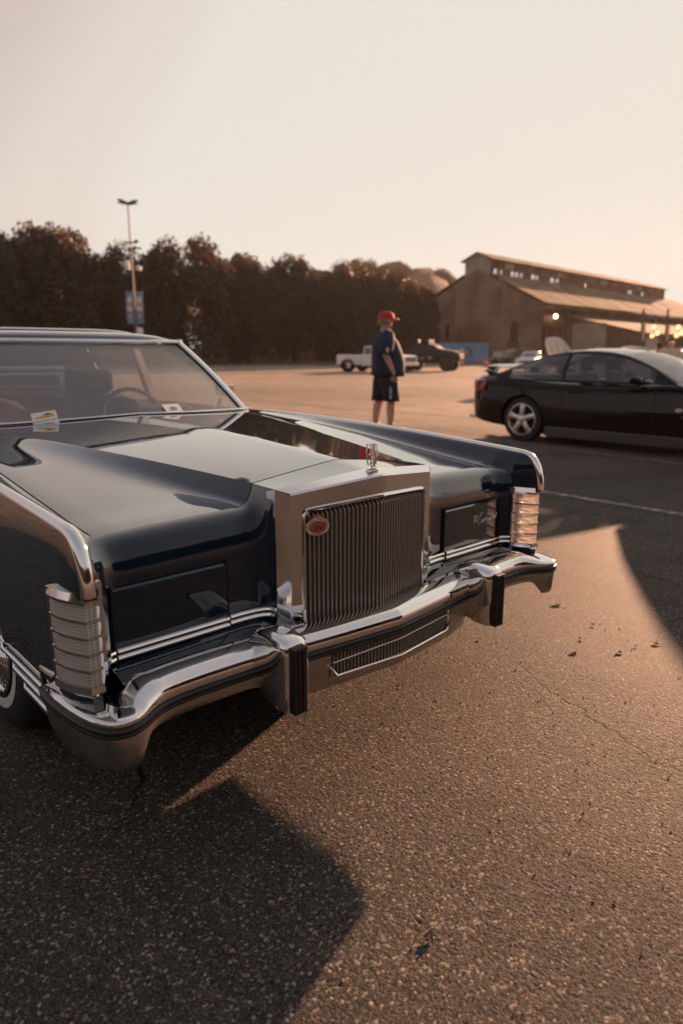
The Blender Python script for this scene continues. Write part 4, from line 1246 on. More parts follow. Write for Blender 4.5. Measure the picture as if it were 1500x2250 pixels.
# bumper guards
for sg in (-1, 1):
    g = MB()
    rows = []
    PG = [(-.190,.543),(-.200,.530),(-.204,.50),(-.204,.42),(-.202,.345),(-.195,.332),(-.150,.330),(-.09,.345),(-.045,.372),(-.03,.41),(-.03,.47),(-.035,.512),(-.06,.540),(-.12,.556)]
    for x, s_ in ((.405,.80),(.415,.93),(.428,.985),(.442,1),(.470,1),(.484,.985),(.494,.92),(.50,.80)):
        row = []
        for y, z in PG:
            yy = -.09 + (y+.09)*(.55+.45*s_ if s_ > .9 else s_)
            row.append((sg*x, yy, .44+(z-.44)*s_))
        rows.append(row)
    g.grid(rows, cv=True, flip=(sg > 0))
    g.f.append(tuple(range(len(PG)))); g.f.append(tuple(range(len(PG)*7, len(PG)*8)))
    gd = g.build('bumper_guard', chrome, bump, sharp=50)
    st = MB(); st.box(sg*.456-.0235, sg*.456+.0235, -.222,-.196,.334,.528); st.build('guard_strip', rubber, gd, bevel=.005)
    for dx in (-.007,.007):
        MB().box(sg*.456+dx-.003, sg*.456+dx+.003, -.2255,-.221,.34,.522).build('strip_rib', rubber, gd, bevel=.001)
# painted filler between bumper and fascia
for sg in (-1, 1):
    fl = MB()
    fl.grid([[(sg*x,interp(x,[(.3,.06),(.36,.07),(.80,.085),(.86,.10),(.95,.12)]),.508) for x in (.30,.36,.5,.65,.8,.86)],
             [(sg*x,.03,.497) for x in (.30,.36,.5,.65,.8,.86)],[(sg*x,-.01,.485) for x in (.30,.36,.5,.65,.8,.86)],[(sg*x,-.04,.47) for x in (.30,.36,.5,.65,.8,.86)]], flip=(sg < 0))
    q = MB(); q.prism([(sg*x,y) for x,y in ((.80,.12),(.80,-.02),(.84,-.055),(.88,-.08),(.93,-.08),(.957,-.05),(.968,.0),(.972,.14))],'z',.435,.452)
    q.build('corner_filler', navy, sedan, smooth=False)
    fl.build('bumper_filler', navy, sedan)
for sg in (-1,1): boxo('front_valance', black, sedan, *sorted((sg*.88,sg*.935)), .05,.50,.322,.45, bevel=.01)
# dark underside so that no light leaks through the nose
boxo('underbody', black, sedan, -.80,.80,.62,5.5,.25,.31)
boxo('engine_bay', black, sedan, -.60,.60,.18,1.75,.40,.66)

# ---- windshield, roof and cabin
WB = lambda x: (1.63 + .19*(x/.79)**2, .992 - .012*(x/.79)**2)
WT = lambda x: (2.225 + .035*(x/.62)**2, 1.349 + .004 - .002*(x/.62)**2)
ws = MB(); rows = []
for k in range(-12,13):
    f = k/12
    row = []
    for j in range(9):
        t = j/8
        yb, zb = WB(f*.785); yt, zt = WT(f*.612)
        bow = .02*t*(1-t)*4
        row.append((lerp(f*.785,f*.612,t), lerp(yb,yt,t)-bow*.6, lerp(zb-.035,zt-.006,t)+bow*.5))
    rows.append(row)
ws.grid(rows, flip=True)
ws.build('windshield', wind_glass, sedan, sharp=80)
def frame_pts(f, js):
    return [rows[f][j] for j in js]
ht = MB()
ht.grid([[ (r_[-1][0],r_[-1][1]-.012,r_[-1][2]-.004),(r_[-1][0],r_[-1][1]-.016,r_[-1][2]+.008),(r_[-1][0],r_[-1][1]-.008,r_[-1][2]+.020),(r_[-1][0],r_[-1][1]+.01,r_[-1][2]+.024)] for r_ in rows], flip=True)
ht.build('header_trim', chrome, sedan)
hs = MB(); hs.grid([[(r_[-1][0],r_[-1][1]-.010,r_[-1][2]-.006),(r_[-1][0],r_[-1][1]-.004,r_[-1][2]-.016)] for r_ in rows]); hs.build('header_seal', black, sedan, solid=.004)
for sg, r_ in ((-1, rows[0]), (1, rows[-1])):
    p = MB()
    P_ = [Vector(q) for q in r_]
    P_.append(P_[-1] + Vector((0,.01,.02)))
    p.grid([[q+Vector((sg*-.012,-.004,.0)),q+Vector((sg*.004,-.016,.006)),q+Vector((sg*.022,-.012,.008)),q+Vector((sg*.040,.012,.006)),q+Vector((sg*.042,.05,.0)),q+Vector((sg*.01,.05,-.01))] for q in P_], flip=(sg < 0))
    p.build('windshield_pillar', chrome, sedan, sharp=40)
    s_ = MB(); s_.tube([q+Vector((sg*-.016,-.004,.002)) for q in P_[:-1]], .008, 6); s_.build('pillar_seal', black, sedan)
rf = MB(); rr = []
RY = [(2.235,.0),(2.245,.30),(2.265,.55),(2.30,.78),(2.36,.93),(2.45,1.0),(2.8,1.12),(3.3,1.14),(3.8,1.02),(4.1,.82),(4.16,.5)]
for k in range(-14,15):
    f = k/14
    row = []
    for y, h in RY:
        w = .655 if y < 2.5 else .665
        x = f*w
        yy = y + .035*(f)**2*(1 if y < 2.6 else 0)
        side = 1 - abs(f)**5*.85
        z = 1.366 + .047*h*side - .022*abs(f)**6
        row.append((x, yy, z))
    rr.append(row)
rf.grid(rr, flip=True)
for r_ in (rr[0], rr[-1]):
    rf.grid([r_, [(x*1.012,y,z-.022) for x,y,z in r_]], flip=(r_ is rr[-1]))
rf.build('roof', navy, sedan, sharp=60)
MB().tube([(r_[5][0]*.94, r_[5][1]+.16, r_[5][2]+.011) for r_ in rr[1:-1]], .010, 8).build('roof_band', chrome, sedan)
vt = MB(); vt.grid([[ (x, y, z+.012) for (x,y,z) in [q for q in r_ if q[1] > 2.6]] for r_ in rr], flip=True); vt.build('vinyl_top', vinyl, sedan, sharp=60, solid=.012)
hl = MB(); hl.grid([[(x*.97,y+.02,z-.03) for x,y,z in r_] for r_ in rr]); hl.build('headliner', dashm, sedan)
# door upper frames, belt line and rear pillars
for sg in (-1, 1):
    dfm = MB()
    dfm.bar((sg*.82,3.02,.94),(sg*.665,2.99,1.36),.05,.05)
    dfm.build('centre_pillar', chrome, sedan, bevel=.004)
    q = MB(); q.prism([(3.75,.93),(4.75,.93),(4.12,1.36),(3.78,1.36)],'x',0,.03)
    q.v = [(sg*(lerp(.84,.66,(z-.93)/.43)+ (x-.03)),y,z) for x,y,z in q.v]
    q.build('rear_pillar', vinyl, sedan, bevel=.006)
    be = MB(); be.grid([[(sg*.957,y,interp(y,ZF)-.003),(sg*.93,y,interp(y,ZF)+.002),(sg*.85,y,interp(y,ZF)+.002),(sg*.83,y,.90)] for y in (1.84,2.4,3.0,3.6,4.2,4.8)], flip=(sg < 0))
    be.build('belt_panel', navy, sedan)
    sgl = MB(); sgl.grid([[(sg*.825,y,.94),(sg*.67,lerp(y,2.35 if y < 2 else y,1),1.355)] for y in (1.95,3.0)]); sgl.build('side_glass', clear_glass, sedan)
    sgl = MB(); sgl.grid([[(sg*.825,y,.94),(sg*.67,y,1.355)] for y in (3.04,3.74)]); sgl.build('side_glass', clear_glass, sedan)
tk = MB()
tk.grid([[(x,y,z) for x in (-.95,-.6,0,.6,.95)] for y, z in ((4.75,.93),(5.1,.945),(5.5,.93),(5.6,.90),(5.62,.6),(5.58,.3))], flip=False)
tk.build('trunk', navy, sedan)
rg = MB(); rg.grid([[(-.60,4.10,1.35),(.60,4.10,1.35)],[(-.72,4.72,.95),(.72,4.72,.95)]]); rg.build('rear_window', clear_glass, sedan)
rp_ = MB(); rp_.grid([[(-.80,y,.925) for y in (3.9,4.75)],[(.80,y,.925) for y in (3.9,4.75)]]); rp_.build('parcel_shelf', dashm, sedan)
# dash, wheel, seats
ds = MB(); ds.prism([(1.72,.90),(1.72,.955),(1.80,.968),(2.05,.965),(2.20,.945),(2.24,.90),(2.22,.6),(1.72,.6)],'x',-.77,.77); ds.build('dashboard', dashm, sedan, bevel=.015)
hump = MB(); hump.prism([(2.06,.93),(2.06,.985),(2.12,1.0),(2.21,.99),(2.23,.93)],'x',.22,.56); hump.build('gauge_hood', dashm, sedan, bevel=.012)
sw = MB(); cw = Vector((.37,2.40,.90)); ux = Vector((1,0,0)); uy = Vector((0,.42,.907))
sw.tube([cw + ux*.195*math.cos(t) + uy*.195*math.sin(t) for t in [2*math.pi*k/28 for k in range(28)]], .013, 8, closed=True)
for t in (R(0),R(180),R(270)): sw.bar(cw, cw+ux*.19*math.cos(t)+uy*.19*math.sin(t), .03,.012)
sw.build('steering_wheel', mat('wheel_rim_plastic',(.02,.02,.022),.3), sedan)
def seat(x0, x1, y, z0, z1, th, nm='front_seat'):
    s_ = MB()
    rows = []
    for k in range(9):
        x = lerp(x0, x1, k/8)
        e = 1 - .12*abs(2*k/8-1)**4
        rows.append([(x,y-.55,z0),(x,y-.55,z0+.14),(x,y-.10,z0+.17),(x,y,z0+.25),(x,y+.09,lerp(z0,z1*e,.72)),(x,y+.11,z1*e-.03),(x,y+.12+th*.4,z1*e),(x,y+.12+th,z1*e-.02),(x,y+.10+th,z0)])
    s_.grid(rows, cv=True)
    n = 9
    s_.f.append(tuple(range(n))); s_.f.append(tuple(range(8*n, 9*n)))
    return s_.build(nm, cloth_dark, sedan, sharp=70)
seat(-.74,-.02,2.85,.38,1.03,.13); seat(.02,.74,2.85,.38,1.03,.13); seat(-.72,.72,3.75,.40,.99,.14,'rear_seat')
for x, nm in ((-.42,0),(.36,0)):
    h = MB(); h.box(x-.16,x+.16,2.97,3.07,1.03,1.19); h.build('headrest', cloth_dark, sedan, bevel=.04)
mi = MB(); mi.box(-.13,.13,2.262,2.288,1.238,1.296); m_o = mi.build('rear_view_mirror', dashm, sedan, bevel=.012)
MB().bar((0,2.275,1.28),(0,2.25,1.34),.02).build('mirror_stem', dashm, sedan)
# door mirrors
for sg in (-1, 1):
    dm = MB(); dm.box(sg*.955-.06,sg*.955+.06,2.28,2.33,1.025,1.095); dm.build('door_mirror', chrome, sedan, bevel=.012)
    MB().bar((sg*.90,2.32,.94),(sg*.93,2.31,1.03),.03).build('mirror_arm', chrome, sedan)
# wheels
def spoke_wheel(cx, cy, sg, parent=sedan):
    Rt, wd = .355, .215
    xo = .93
    t = MB(); t.lathe([(.20,-.19),(.27,-.205),(.325,-.20),(.348,-.18),(.355,-.15),(.355,-.06),(.348,-.03),(.325,-.008),(.275,.0),(.215,-.008),(.20,-.02)],48,'x')
    t.v = [(sg*(xo+x),cy+y,Rt+z) for x,y,z in t.v]
    w = t.build('wheel', tyrem, parent, sharp=40)
    ww = MB(); ww.lathe([(.232,.0005),(.250,.0022),(.266,.002)],48,'x'); ww.v = [(sg*(xo+x),cy+y,Rt+z) for x,y,z in ww.v]; ww.build('whitewall', white_rub, w)
    rm = MB(); rm.lathe([(.20,-.035),(.213,-.004),(.219,.003),(.208,.006),(.195,-.008),(.185,-.05),(.10,-.065),(.001,-.065)],40,'x'); rm.v = [(sg*(xo+x),cy+y,Rt+z) for x,y,z in rm.v]; rm.build('rim', chrome, w)
    sp = MB()
    for k in range(36):
        a = 2*math.pi*k/36
        pts = []
        for j in range(6):
            rr_ = lerp(.05,.195,j/5); aa = a + .7*(j/5)**1.3
            pts.append((sg*(xo+lerp(.012,-.010,j/5)), cy+rr_*math.cos(aa), Rt+rr_*math.sin(aa)))
        sp.tube(pts, .0035, 4)
    sp.build('wire_vanes', chrome, w)
    hb_ = MB(); hb_.lathe([(.06,-.02),(.058,.012),(.045,.024),(.001,.028)],24,'x'); hb_.v = [(sg*(xo+x),cy+y,Rt+z) for x,y,z in hb_.v]; hb_.build('hub_cap', chrome, w)
for sg in (-1, 1):
    spoke_wheel(0, .90, sg); spoke_wheel(0, 4.13, sg)
    wl = MB(); 
    wl.box(min(sg*.60,sg*.66),max(sg*.60,sg*.66),.56,1.5,.42,.80); wl.box(min(sg*.60,sg*.66),max(sg*.60,sg*.66),3.5,4.8,.28,.80)
    wl.build('wheel_well', black, sedan, smooth=False)
# paper flyers tucked at the base of the windshield
paper = mat('white_card', (.82,.80,.78), .6)
yel = mat('flyer_yellow', (.75,.42,.08), .6); ink = mat('black_ink', (.02,.02,.02), .7)
def flyer(label, x, y, z, rz, w, h, tilt):
    t = thing('flyer', label, 'flyer', (x,y,z), 0, 'flyers under the windshield')
    t.rotation_euler = (tilt, 0, rz)
    MB().box(-w/2,w/2,-.0006,.0006,-h/2,h/2).build('card', paper, t)
    return t
f1 = flyer('white card with a yellow car picture tucked under near side of windshield', -.415, 1.66, 1.002, R(-14), .108, .080, R(-42))
f1.rotation_euler = (R(-42), R(-8), R(-14))
cs = MB(); cs.prism([(-.045,.006),(-.03,.014),(-.008,.018),(.004,.027),(.022,.029),(.036,.022),(.044,.016),(.04,.008),(.01,.004)],'y',-.0014,-.0006); cs.build('car_picture', yel, f1)
cs = MB(); cs.prism([(.002,.019),(.008,.0255),(.02,.0275),(.030,.022),(.02,.019)],'y',-.0019,-.0012); cs.build('car_picture_window', ink, f1)
text('flyer_words', "TRAWALLER'S AUTO", ink, f1, .0115, (0,-.0008,-.012), (R(90),0,0), ext=.0002)
fp = MB()
for k in range(9): fp.box(-.022+k*.0065,-.0175+k*.0065,-.0012,-.0006,-.0275,-.0245)
fp.build('fine_print', ink, f1, smooth=False)
f2 = flyer('white printed card lying inside windshield in front of steering wheel', .25, 1.70, 1.010, R(6), .10, .072, R(-52))
cs = MB(); cs.prism([(-.02,-.012),(.02,-.012),(.024,.004),(.008,.014),(-.012,.012)],'y',-.0014,-.0006); cs.build('printed_picture', mat('flyer_grey',(.25,.24,.24),.7), f2)
# ================================================================== black coupe (nose towards -Y)
gloss_black = paint_mat('black_paint', (.0045,.0035,.0035), .03, .015, 4.0)
silver = smudge(mat('silver_alloy', (.62,.58,.54), .3, .85), .22, .4, 20)
red_lens = mat('red_lamp_lens', (.30,.012,.010), .12, 0, .8, Transmission_Weight=.2)
GX, GY = 8.25, 2.83
coupe = thing('black_coupe', 'glossy black two-door coupe with five-spoke alloy wheels and rear spoiler', 'car', (GX, GY, 0))
ST = [(.50,.55,.40,.58),(.56,.70,.32,.64),(.70,.82,.24,.70),(.95,.885,.17,.77),(1.2,.905,.15,.82),(1.45,.915,.14,.865),(1.7,.915,.13,.895),(1.95,.915,.12,.925),(2.2,.915,.11,.93),(2.6,.915,.11,.90),(3.1,.915,.11,.90),(3.6,.915,.11,.90),(4.0,.915,.13,.91),(4.3,.915,.15,.95),(4.55,.91,.20,.985),(4.8,.895,.22,1.0),(5.0,.87,.25,.995),(5.12,.83,.28,.97),(5.20,.77,.31,.90),(5.25,.68,.36,.80),(5.27,.5,.42,.70)]
def gst(y): return [interp(y, [(s_[0], s_[k]) for s_ in ST]) for k in (1,2,3)]
def gsec(y):
    hw, zb, dk = gst(y)
    belt = min(dk-.04, .89) if y > 1.0 else dk-.05
    m1, m2 = lerp(zb, belt, .68), lerp(zb, belt, .45)
    return [(0,dk),(.5*hw,dk-.006),(.78*hw,dk-.025),(.90*hw,lerp(belt,dk,.45)),(.955*hw,belt),(.985*hw,belt-.035),(.985*hw,m1+.04),(1.0*hw,m1),(1.004*hw,m2),(.99*hw,lerp(zb,belt,.25)),(.985*hw,zb+.10),(.955*hw,zb+.01),(.90*hw,zb),(0,zb)]
gb = MB(); rows = []
ys_ = [s_[0] for s_ in ST]
for y in ys_:
    h = gsec(y)
    rows.append([(x,y-GY,z) for x,z in h] + [(-x,y-GY,z) for x,z in h[-2:0:-1]])
gb.grid(rows, cv=True)
m_ = len(rows[0]); gb.f.append(tuple(range(m_))); gb.f.append(tuple(range(m_*(len(rows)-1), m_*len(rows))))
body = gb.build('body', gloss_black, coupe, sharp=40)
cs = []
for y in (1.43, 4.22):
    for sg in (-1,1):
        c = MB(); c.prism([(y-GY+.365*math.cos(2*math.pi*k/40), .325+.365*math.sin(2*math.pi*k/40)) for k in range(40)], 'x', *sorted((sg*.62, sg*1.1))); cs.append(c)
c = MB(); c.box(-.70,.70,2.15-GY,4.45-GY,.45,1.2); cs.append(c)      # open cabin
c = MB(); c.box(-.62,.62,.75-GY,1.85-GY,.5,1.2); cs.append(c)        # open engine bay
cut(body, cs)
boxo('engine', mat('engine_grey',(.06,.06,.06),.5,.5), coupe, -.45,.45,.9-GY,1.7-GY,.45,.74, bevel=.04)
# raised hood
hp = MB(); rows = []
hl_ = [(1.95,.965),(1.75,1.135),(1.54,1.27),(1.36,1.375),(1.19,1.46),(1.02,1.515),(.92,1.53),(.88,1.515)]
for k in range(9):
    f = 2*k/8-1
    rows.append([(f*lerp(.74,.62,j/7), y-GY, z + .03*(1-f*f) - .02*abs(f)**4) for j,(y,z) in enumerate(hl_)])
hp.grid(rows); hp.build('raised_hood', gloss_black, coupe, solid=.025)
MB().bar((.55,1.15-GY,.80),(.55,1.1-GY,1.46),.012).build('hood_prop', black, coupe)
# greenhouse
RE = [(2.02,.915),(2.2,1.005),(2.4,1.105),(2.6,1.19),(2.8,1.255),(3.0,1.295),(3.2,1.315),(3.45,1.32),(3.7,1.305),(3.95,1.265),(4.2,1.195),(4.45,1.10),(4.65,1.02),(4.76,.985)]
GYS = [2.02+.06*k for k in range(46)]
def gtop(y): return interp(y, RE)
def gx(z): return .875 - (z-.90)/.43*.235
win, frm = MB(), MB()
TT = [0,.05,.3,.55,.78,.90,1]
def gpt(sg,y,t):
    z = lerp(.895, gtop(y), t)
    return (sg*(gx(z) + .02*math.sin(math.pi*t)), y-GY, z)
names = {}
def put(key, q):
    names.setdefault(key, MB()).add(q, [(0,1,2,3)])
for sg in (-1,1):
    for a, b_ in zip(GYS, GYS[1:]):
        for t0, t1 in zip(TT, TT[1:]):
            q = [gpt(sg,a,t0),gpt(sg,b_,t0),gpt(sg,b_,t1),gpt(sg,a,t1)]
            mid = (a+b_)/2
            g = .05 < (t0+t1)/2 < .9 and gtop(mid) > 1.06
            if g and 2.3 < mid < 3.56: put(('door_glass',sg), q)
            elif g and 3.62 < mid < 4.50: put(('quarter_glass',sg), q)
            else: put(('greenhouse',0), q)
FF = [-1,-.93,-.6,-.2,.2,.6,.93,1]
def tpt(f,y):
    z = gtop(y); x = gx(z)
    return (f*x, y-GY - .10*(1-f*f)*(1 if y < 2.9 else -.6 if y > 3.8 else 0)*min(1,abs(y-3.35)/1.3), z + .045*(1-f*f) - (.0 if abs(f)<1 else 0))
for a, b_ in zip(GYS, GYS[1:]):
    for f0, f1 in zip(FF, FF[1:]):
        q = [tpt(f0,a),tpt(f1,a),tpt(f1,b_),tpt(f0,b_)]
        mid = (a+b_)/2
        if abs(f0+f1)/2 < .93 and mid < 2.86 and mid > 2.06: put(('windshield',0), q)
        elif abs(f0+f1)/2 < .93 and mid > 3.72 and mid < 4.70: put(('rear_window',0), q)
        else: put(('greenhouse',0), q)
for (nm, sg), mb in names.items():
    mb.build(nm, gloss_black if nm == 'greenhouse' else (wind_glass if nm == 'windshield' else dark_glass), coupe, sharp=50)
for sg in (-1,1):
    tr = MB(); tr.tube([gpt(sg,y,.05) for y in (2.3,2.8,3.3,3.9,4.5)], .006, 6); tr.build('window_strip', black, coupe)
    # door shut lines, crease, sill
    for y in (2.28, 3.60):
        tr = MB(); tr.tube([(sg*(gsec(y)[k][0]+.001), y-GY, gsec(y)[k][1]) for k in range(4,11)], .004, 5); tr.build('shut_line', black, coupe)
    sl = MB(); sl.prism([(1.85-GY,.115),(3.80-GY,.115),(3.82-GY,.255),(1.82-GY,.255)],'x',min(sg*.87,sg*.93),max(sg*.87,sg*.93)); sl.build('side_skirt', mat('skirt_grey',(.05,.048,.05),.35,0,.5), coupe, bevel=.012)
    dh = MB(); dh.box(min(sg*.905,sg*.935),max(sg*.905,sg*.935),3.30-GY,3.48-GY,.745,.775); dh.build('door_handle', gloss_black, coupe, bevel=.01)
    mr_ = MB(); mr_.prism([(2.36-GY,.905),(2.40-GY,.985),(2.46-GY,1.005),(2.54-GY,.99),(2.56-GY,.92),(2.50-GY,.895)],'x',min(sg*.95,sg*1.10),max(sg*.95,sg*1.10)); mr_.build('door_mirror', gloss_black, coupe, bevel=.03)
    MB().bar((sg*.86,2.46-GY,.90),(sg*.97,2.46-GY,.925),.06,.035).build('mirror_arm', black, coupe)
    # wrap-round tail lamp following the body corner
    tl_ = MB(); rows = []
    for y in (4.90,4.96,5.02,5.08,5.13,5.17,5.205):
        hw = gst(y)[0]
        rows.append([(sg*(hw*k1+.004), y-GY+(.004 if y > 5.1 else 0), z) for k1, z in ((.995,.715),(1.004,.76),(1.0,.82),(.985,.875),(.965,.895))])
    tl_.grid(rows); tl_.build('tail_lamp', red_lens, coupe, solid=.012)
    bd = MB(); bd.prism([(1.96-GY+.055*math.cos(t)*(1 if math.cos(t) < 0 else .9), .60+.03*math.sin(t)*(1 if math.sin(t) < 0 else .55)) for t in [2*math.pi*k/16 for k in range(16)]],'x',min(sg*.914,sg*.924),max(sg*.914,sg*.924)); bd.build('fender_badge', silver, coupe, bevel=.003)
    ex = MB(); ex.lathe([(.030,.12),(.038,.12),(.038,-.03),(.030,-.03),(.030,.10)],16,'y',(sg*.62,5.24-GY,.30)); ex.build('exhaust_tip', chrome, coupe)
    hl2 = MB(); hl2.box(min(sg*.45,sg*.74),max(sg*.45,sg*.74),.60-GY,.66-GY,.56,.66); hl2.build('headlight', lens, coupe, bevel=.02)
# spoiler
spm = MB(); rows = []
for k in range(13):
    f = 2*k/12-1
    dz = .085*(1-abs(f)**6); 
    y = 5.03 - .10*abs(f)**2
    rows.append([(f*.74, y-.11-GY, 1.0+dz-.012),(f*.74, y-GY, 1.0+dz+.016),(f*.74,y+.10-GY,1.0+dz+.034),(f*.74,y+.115-GY,1.0+dz+.015),(f*.74,y+.05-GY,1.0+dz-.01)])
spm.grid(rows, cv=True); spm.f.append((0,1,2,3,4)); spm.f.append(tuple(range(60,65)))
spm.build('rear_spoiler', gloss_black, coupe, sharp=60)
for sg in (-1,1): boxo('spoiler_foot', gloss_black, coupe, sg*.60-.06,sg*.60+.06,4.93-GY,5.05-GY,.97,1.09, bevel=.01)
boxo('rear_plate', white_plastic, coupe, -.15,.15,5.265-GY,5.275-GY,.55,.66)
def alloy(cx, cy, sg, parent, R_=.325, xo=.90):
    t = MB(); t.lathe([(.22,-.2),(.29,-.215),(R_-.012,-.205),(R_,-.18),(R_,-.03),(R_-.012,-.008),(.28,.0),(.235,-.008),(.225,-.03)],44,'x')
    t.v = [(cx+sg*(xo+x),cy+y,R_+z) for x,y,z in t.v]; w = t.build('wheel', tyrem, parent, sharp=40)
    r_ = MB(); r_.lathe([(.224,-.19),(.222,-.05),(.236,-.004),(.238,.003),(.226,.004),(.214,-.012),(.208,-.06),(.20,-.19)],44,'x'); r_.v = [(cx+sg*(xo+x),cy+y,R_+z) for x,y,z in r_.v]; r_.build('rim', silver, w)
    for k in range(5):
        a = 2*math.pi*k/5+.3; s_ = MB()
        u, v = Vector((0,math.cos(a),math.sin(a))), Vector((0,-math.sin(a),math.cos(a)))
        P_ = []
        for rr, ww, xx in ((.03,.050,-.012),(.10,.036,-.004),(.17,.036,-.006),(.222,.050,-.016)):
            for q, dx_ in ((-1,-.03),(-1,0),(-.55,.008),(.55,.008),(1,0),(1,-.03)):
                p = u*rr + v*ww*q
                P_.append((cx+sg*(xo+xx+dx_), cy+p.y, R_+p.z))
        s_.grid([P_[6*i:6*i+6] for i in range(4)], cv=True); s_.build('spoke', silver, w, sharp=30)
    h_ = MB(); h_.lathe([(.055,-.03),(.052,.002),(.03,.010),(.001,.010)],20,'x'); h_.v = [(cx+sg*(xo+x),cy+y,R_+z) for x,y,z in h_.v]; h_.build('hub_cap', silver, w)
    d_ = MB(); d_.lathe([(.205,-.10),(.001,-.10)],24,'x'); d_.v = [(cx+sg*(xo+x),cy+y,R_+z) for x,y,z in d_.v]; d_.build('brake_disc', mat('brake_steel',(.05,.045,.04),.5,.7), w)
    return w
for sg in (-1,1):
    for y in (1.43,4.22): alloy(0, y-GY, sg, coupe)
cb_ = MB(); cb_.box(-.72,.72,2.3-GY,4.5-GY,.40,.50); cb_.build('cabin_floor', black, coupe)
def bucket(x, y):
    s_ = MB(); s_.box(x-.24,x+.24,y-.5,y,.45,.62); s_.build('seat', cloth_dark, coupe, bevel=.05)
    s_ = MB(); s_.prism([(y-.08,.55),(y+.10,1.02),(y+.20,1.02),(y+.06,.55)],'x',x-.23,x+.23); s_.build('seat_back', cloth_dark, coupe, bevel=.05)
    s_ = MB(); s_.box(x-.13,x+.13,y+.13,y+.22,1.03,1.19); s_.build('headrest', cloth_dark, coupe, bevel=.03)
for x in (-.38,.38): bucket(x, 3.35-GY)
boxo('rear_bench', cloth_dark, coupe, -.62,.62,4.05-GY,4.25-GY,.5,.98, bevel=.05)
boxo('dashboard', dashm, coupe, -.70,.70,2.15-GY,2.45-GY,.70,.90, bevel=.03)
sw = MB(); cw = Vector((.38,2.66-GY,.88))
sw.tube([cw+Vector((.18*math.cos(t),.06*math.sin(t),.17*math.sin(t))) for t in [2*math.pi*k/20 for k in range(20)]], .014, 6, closed=True); sw.build('steering_wheel', dashm, coupe)

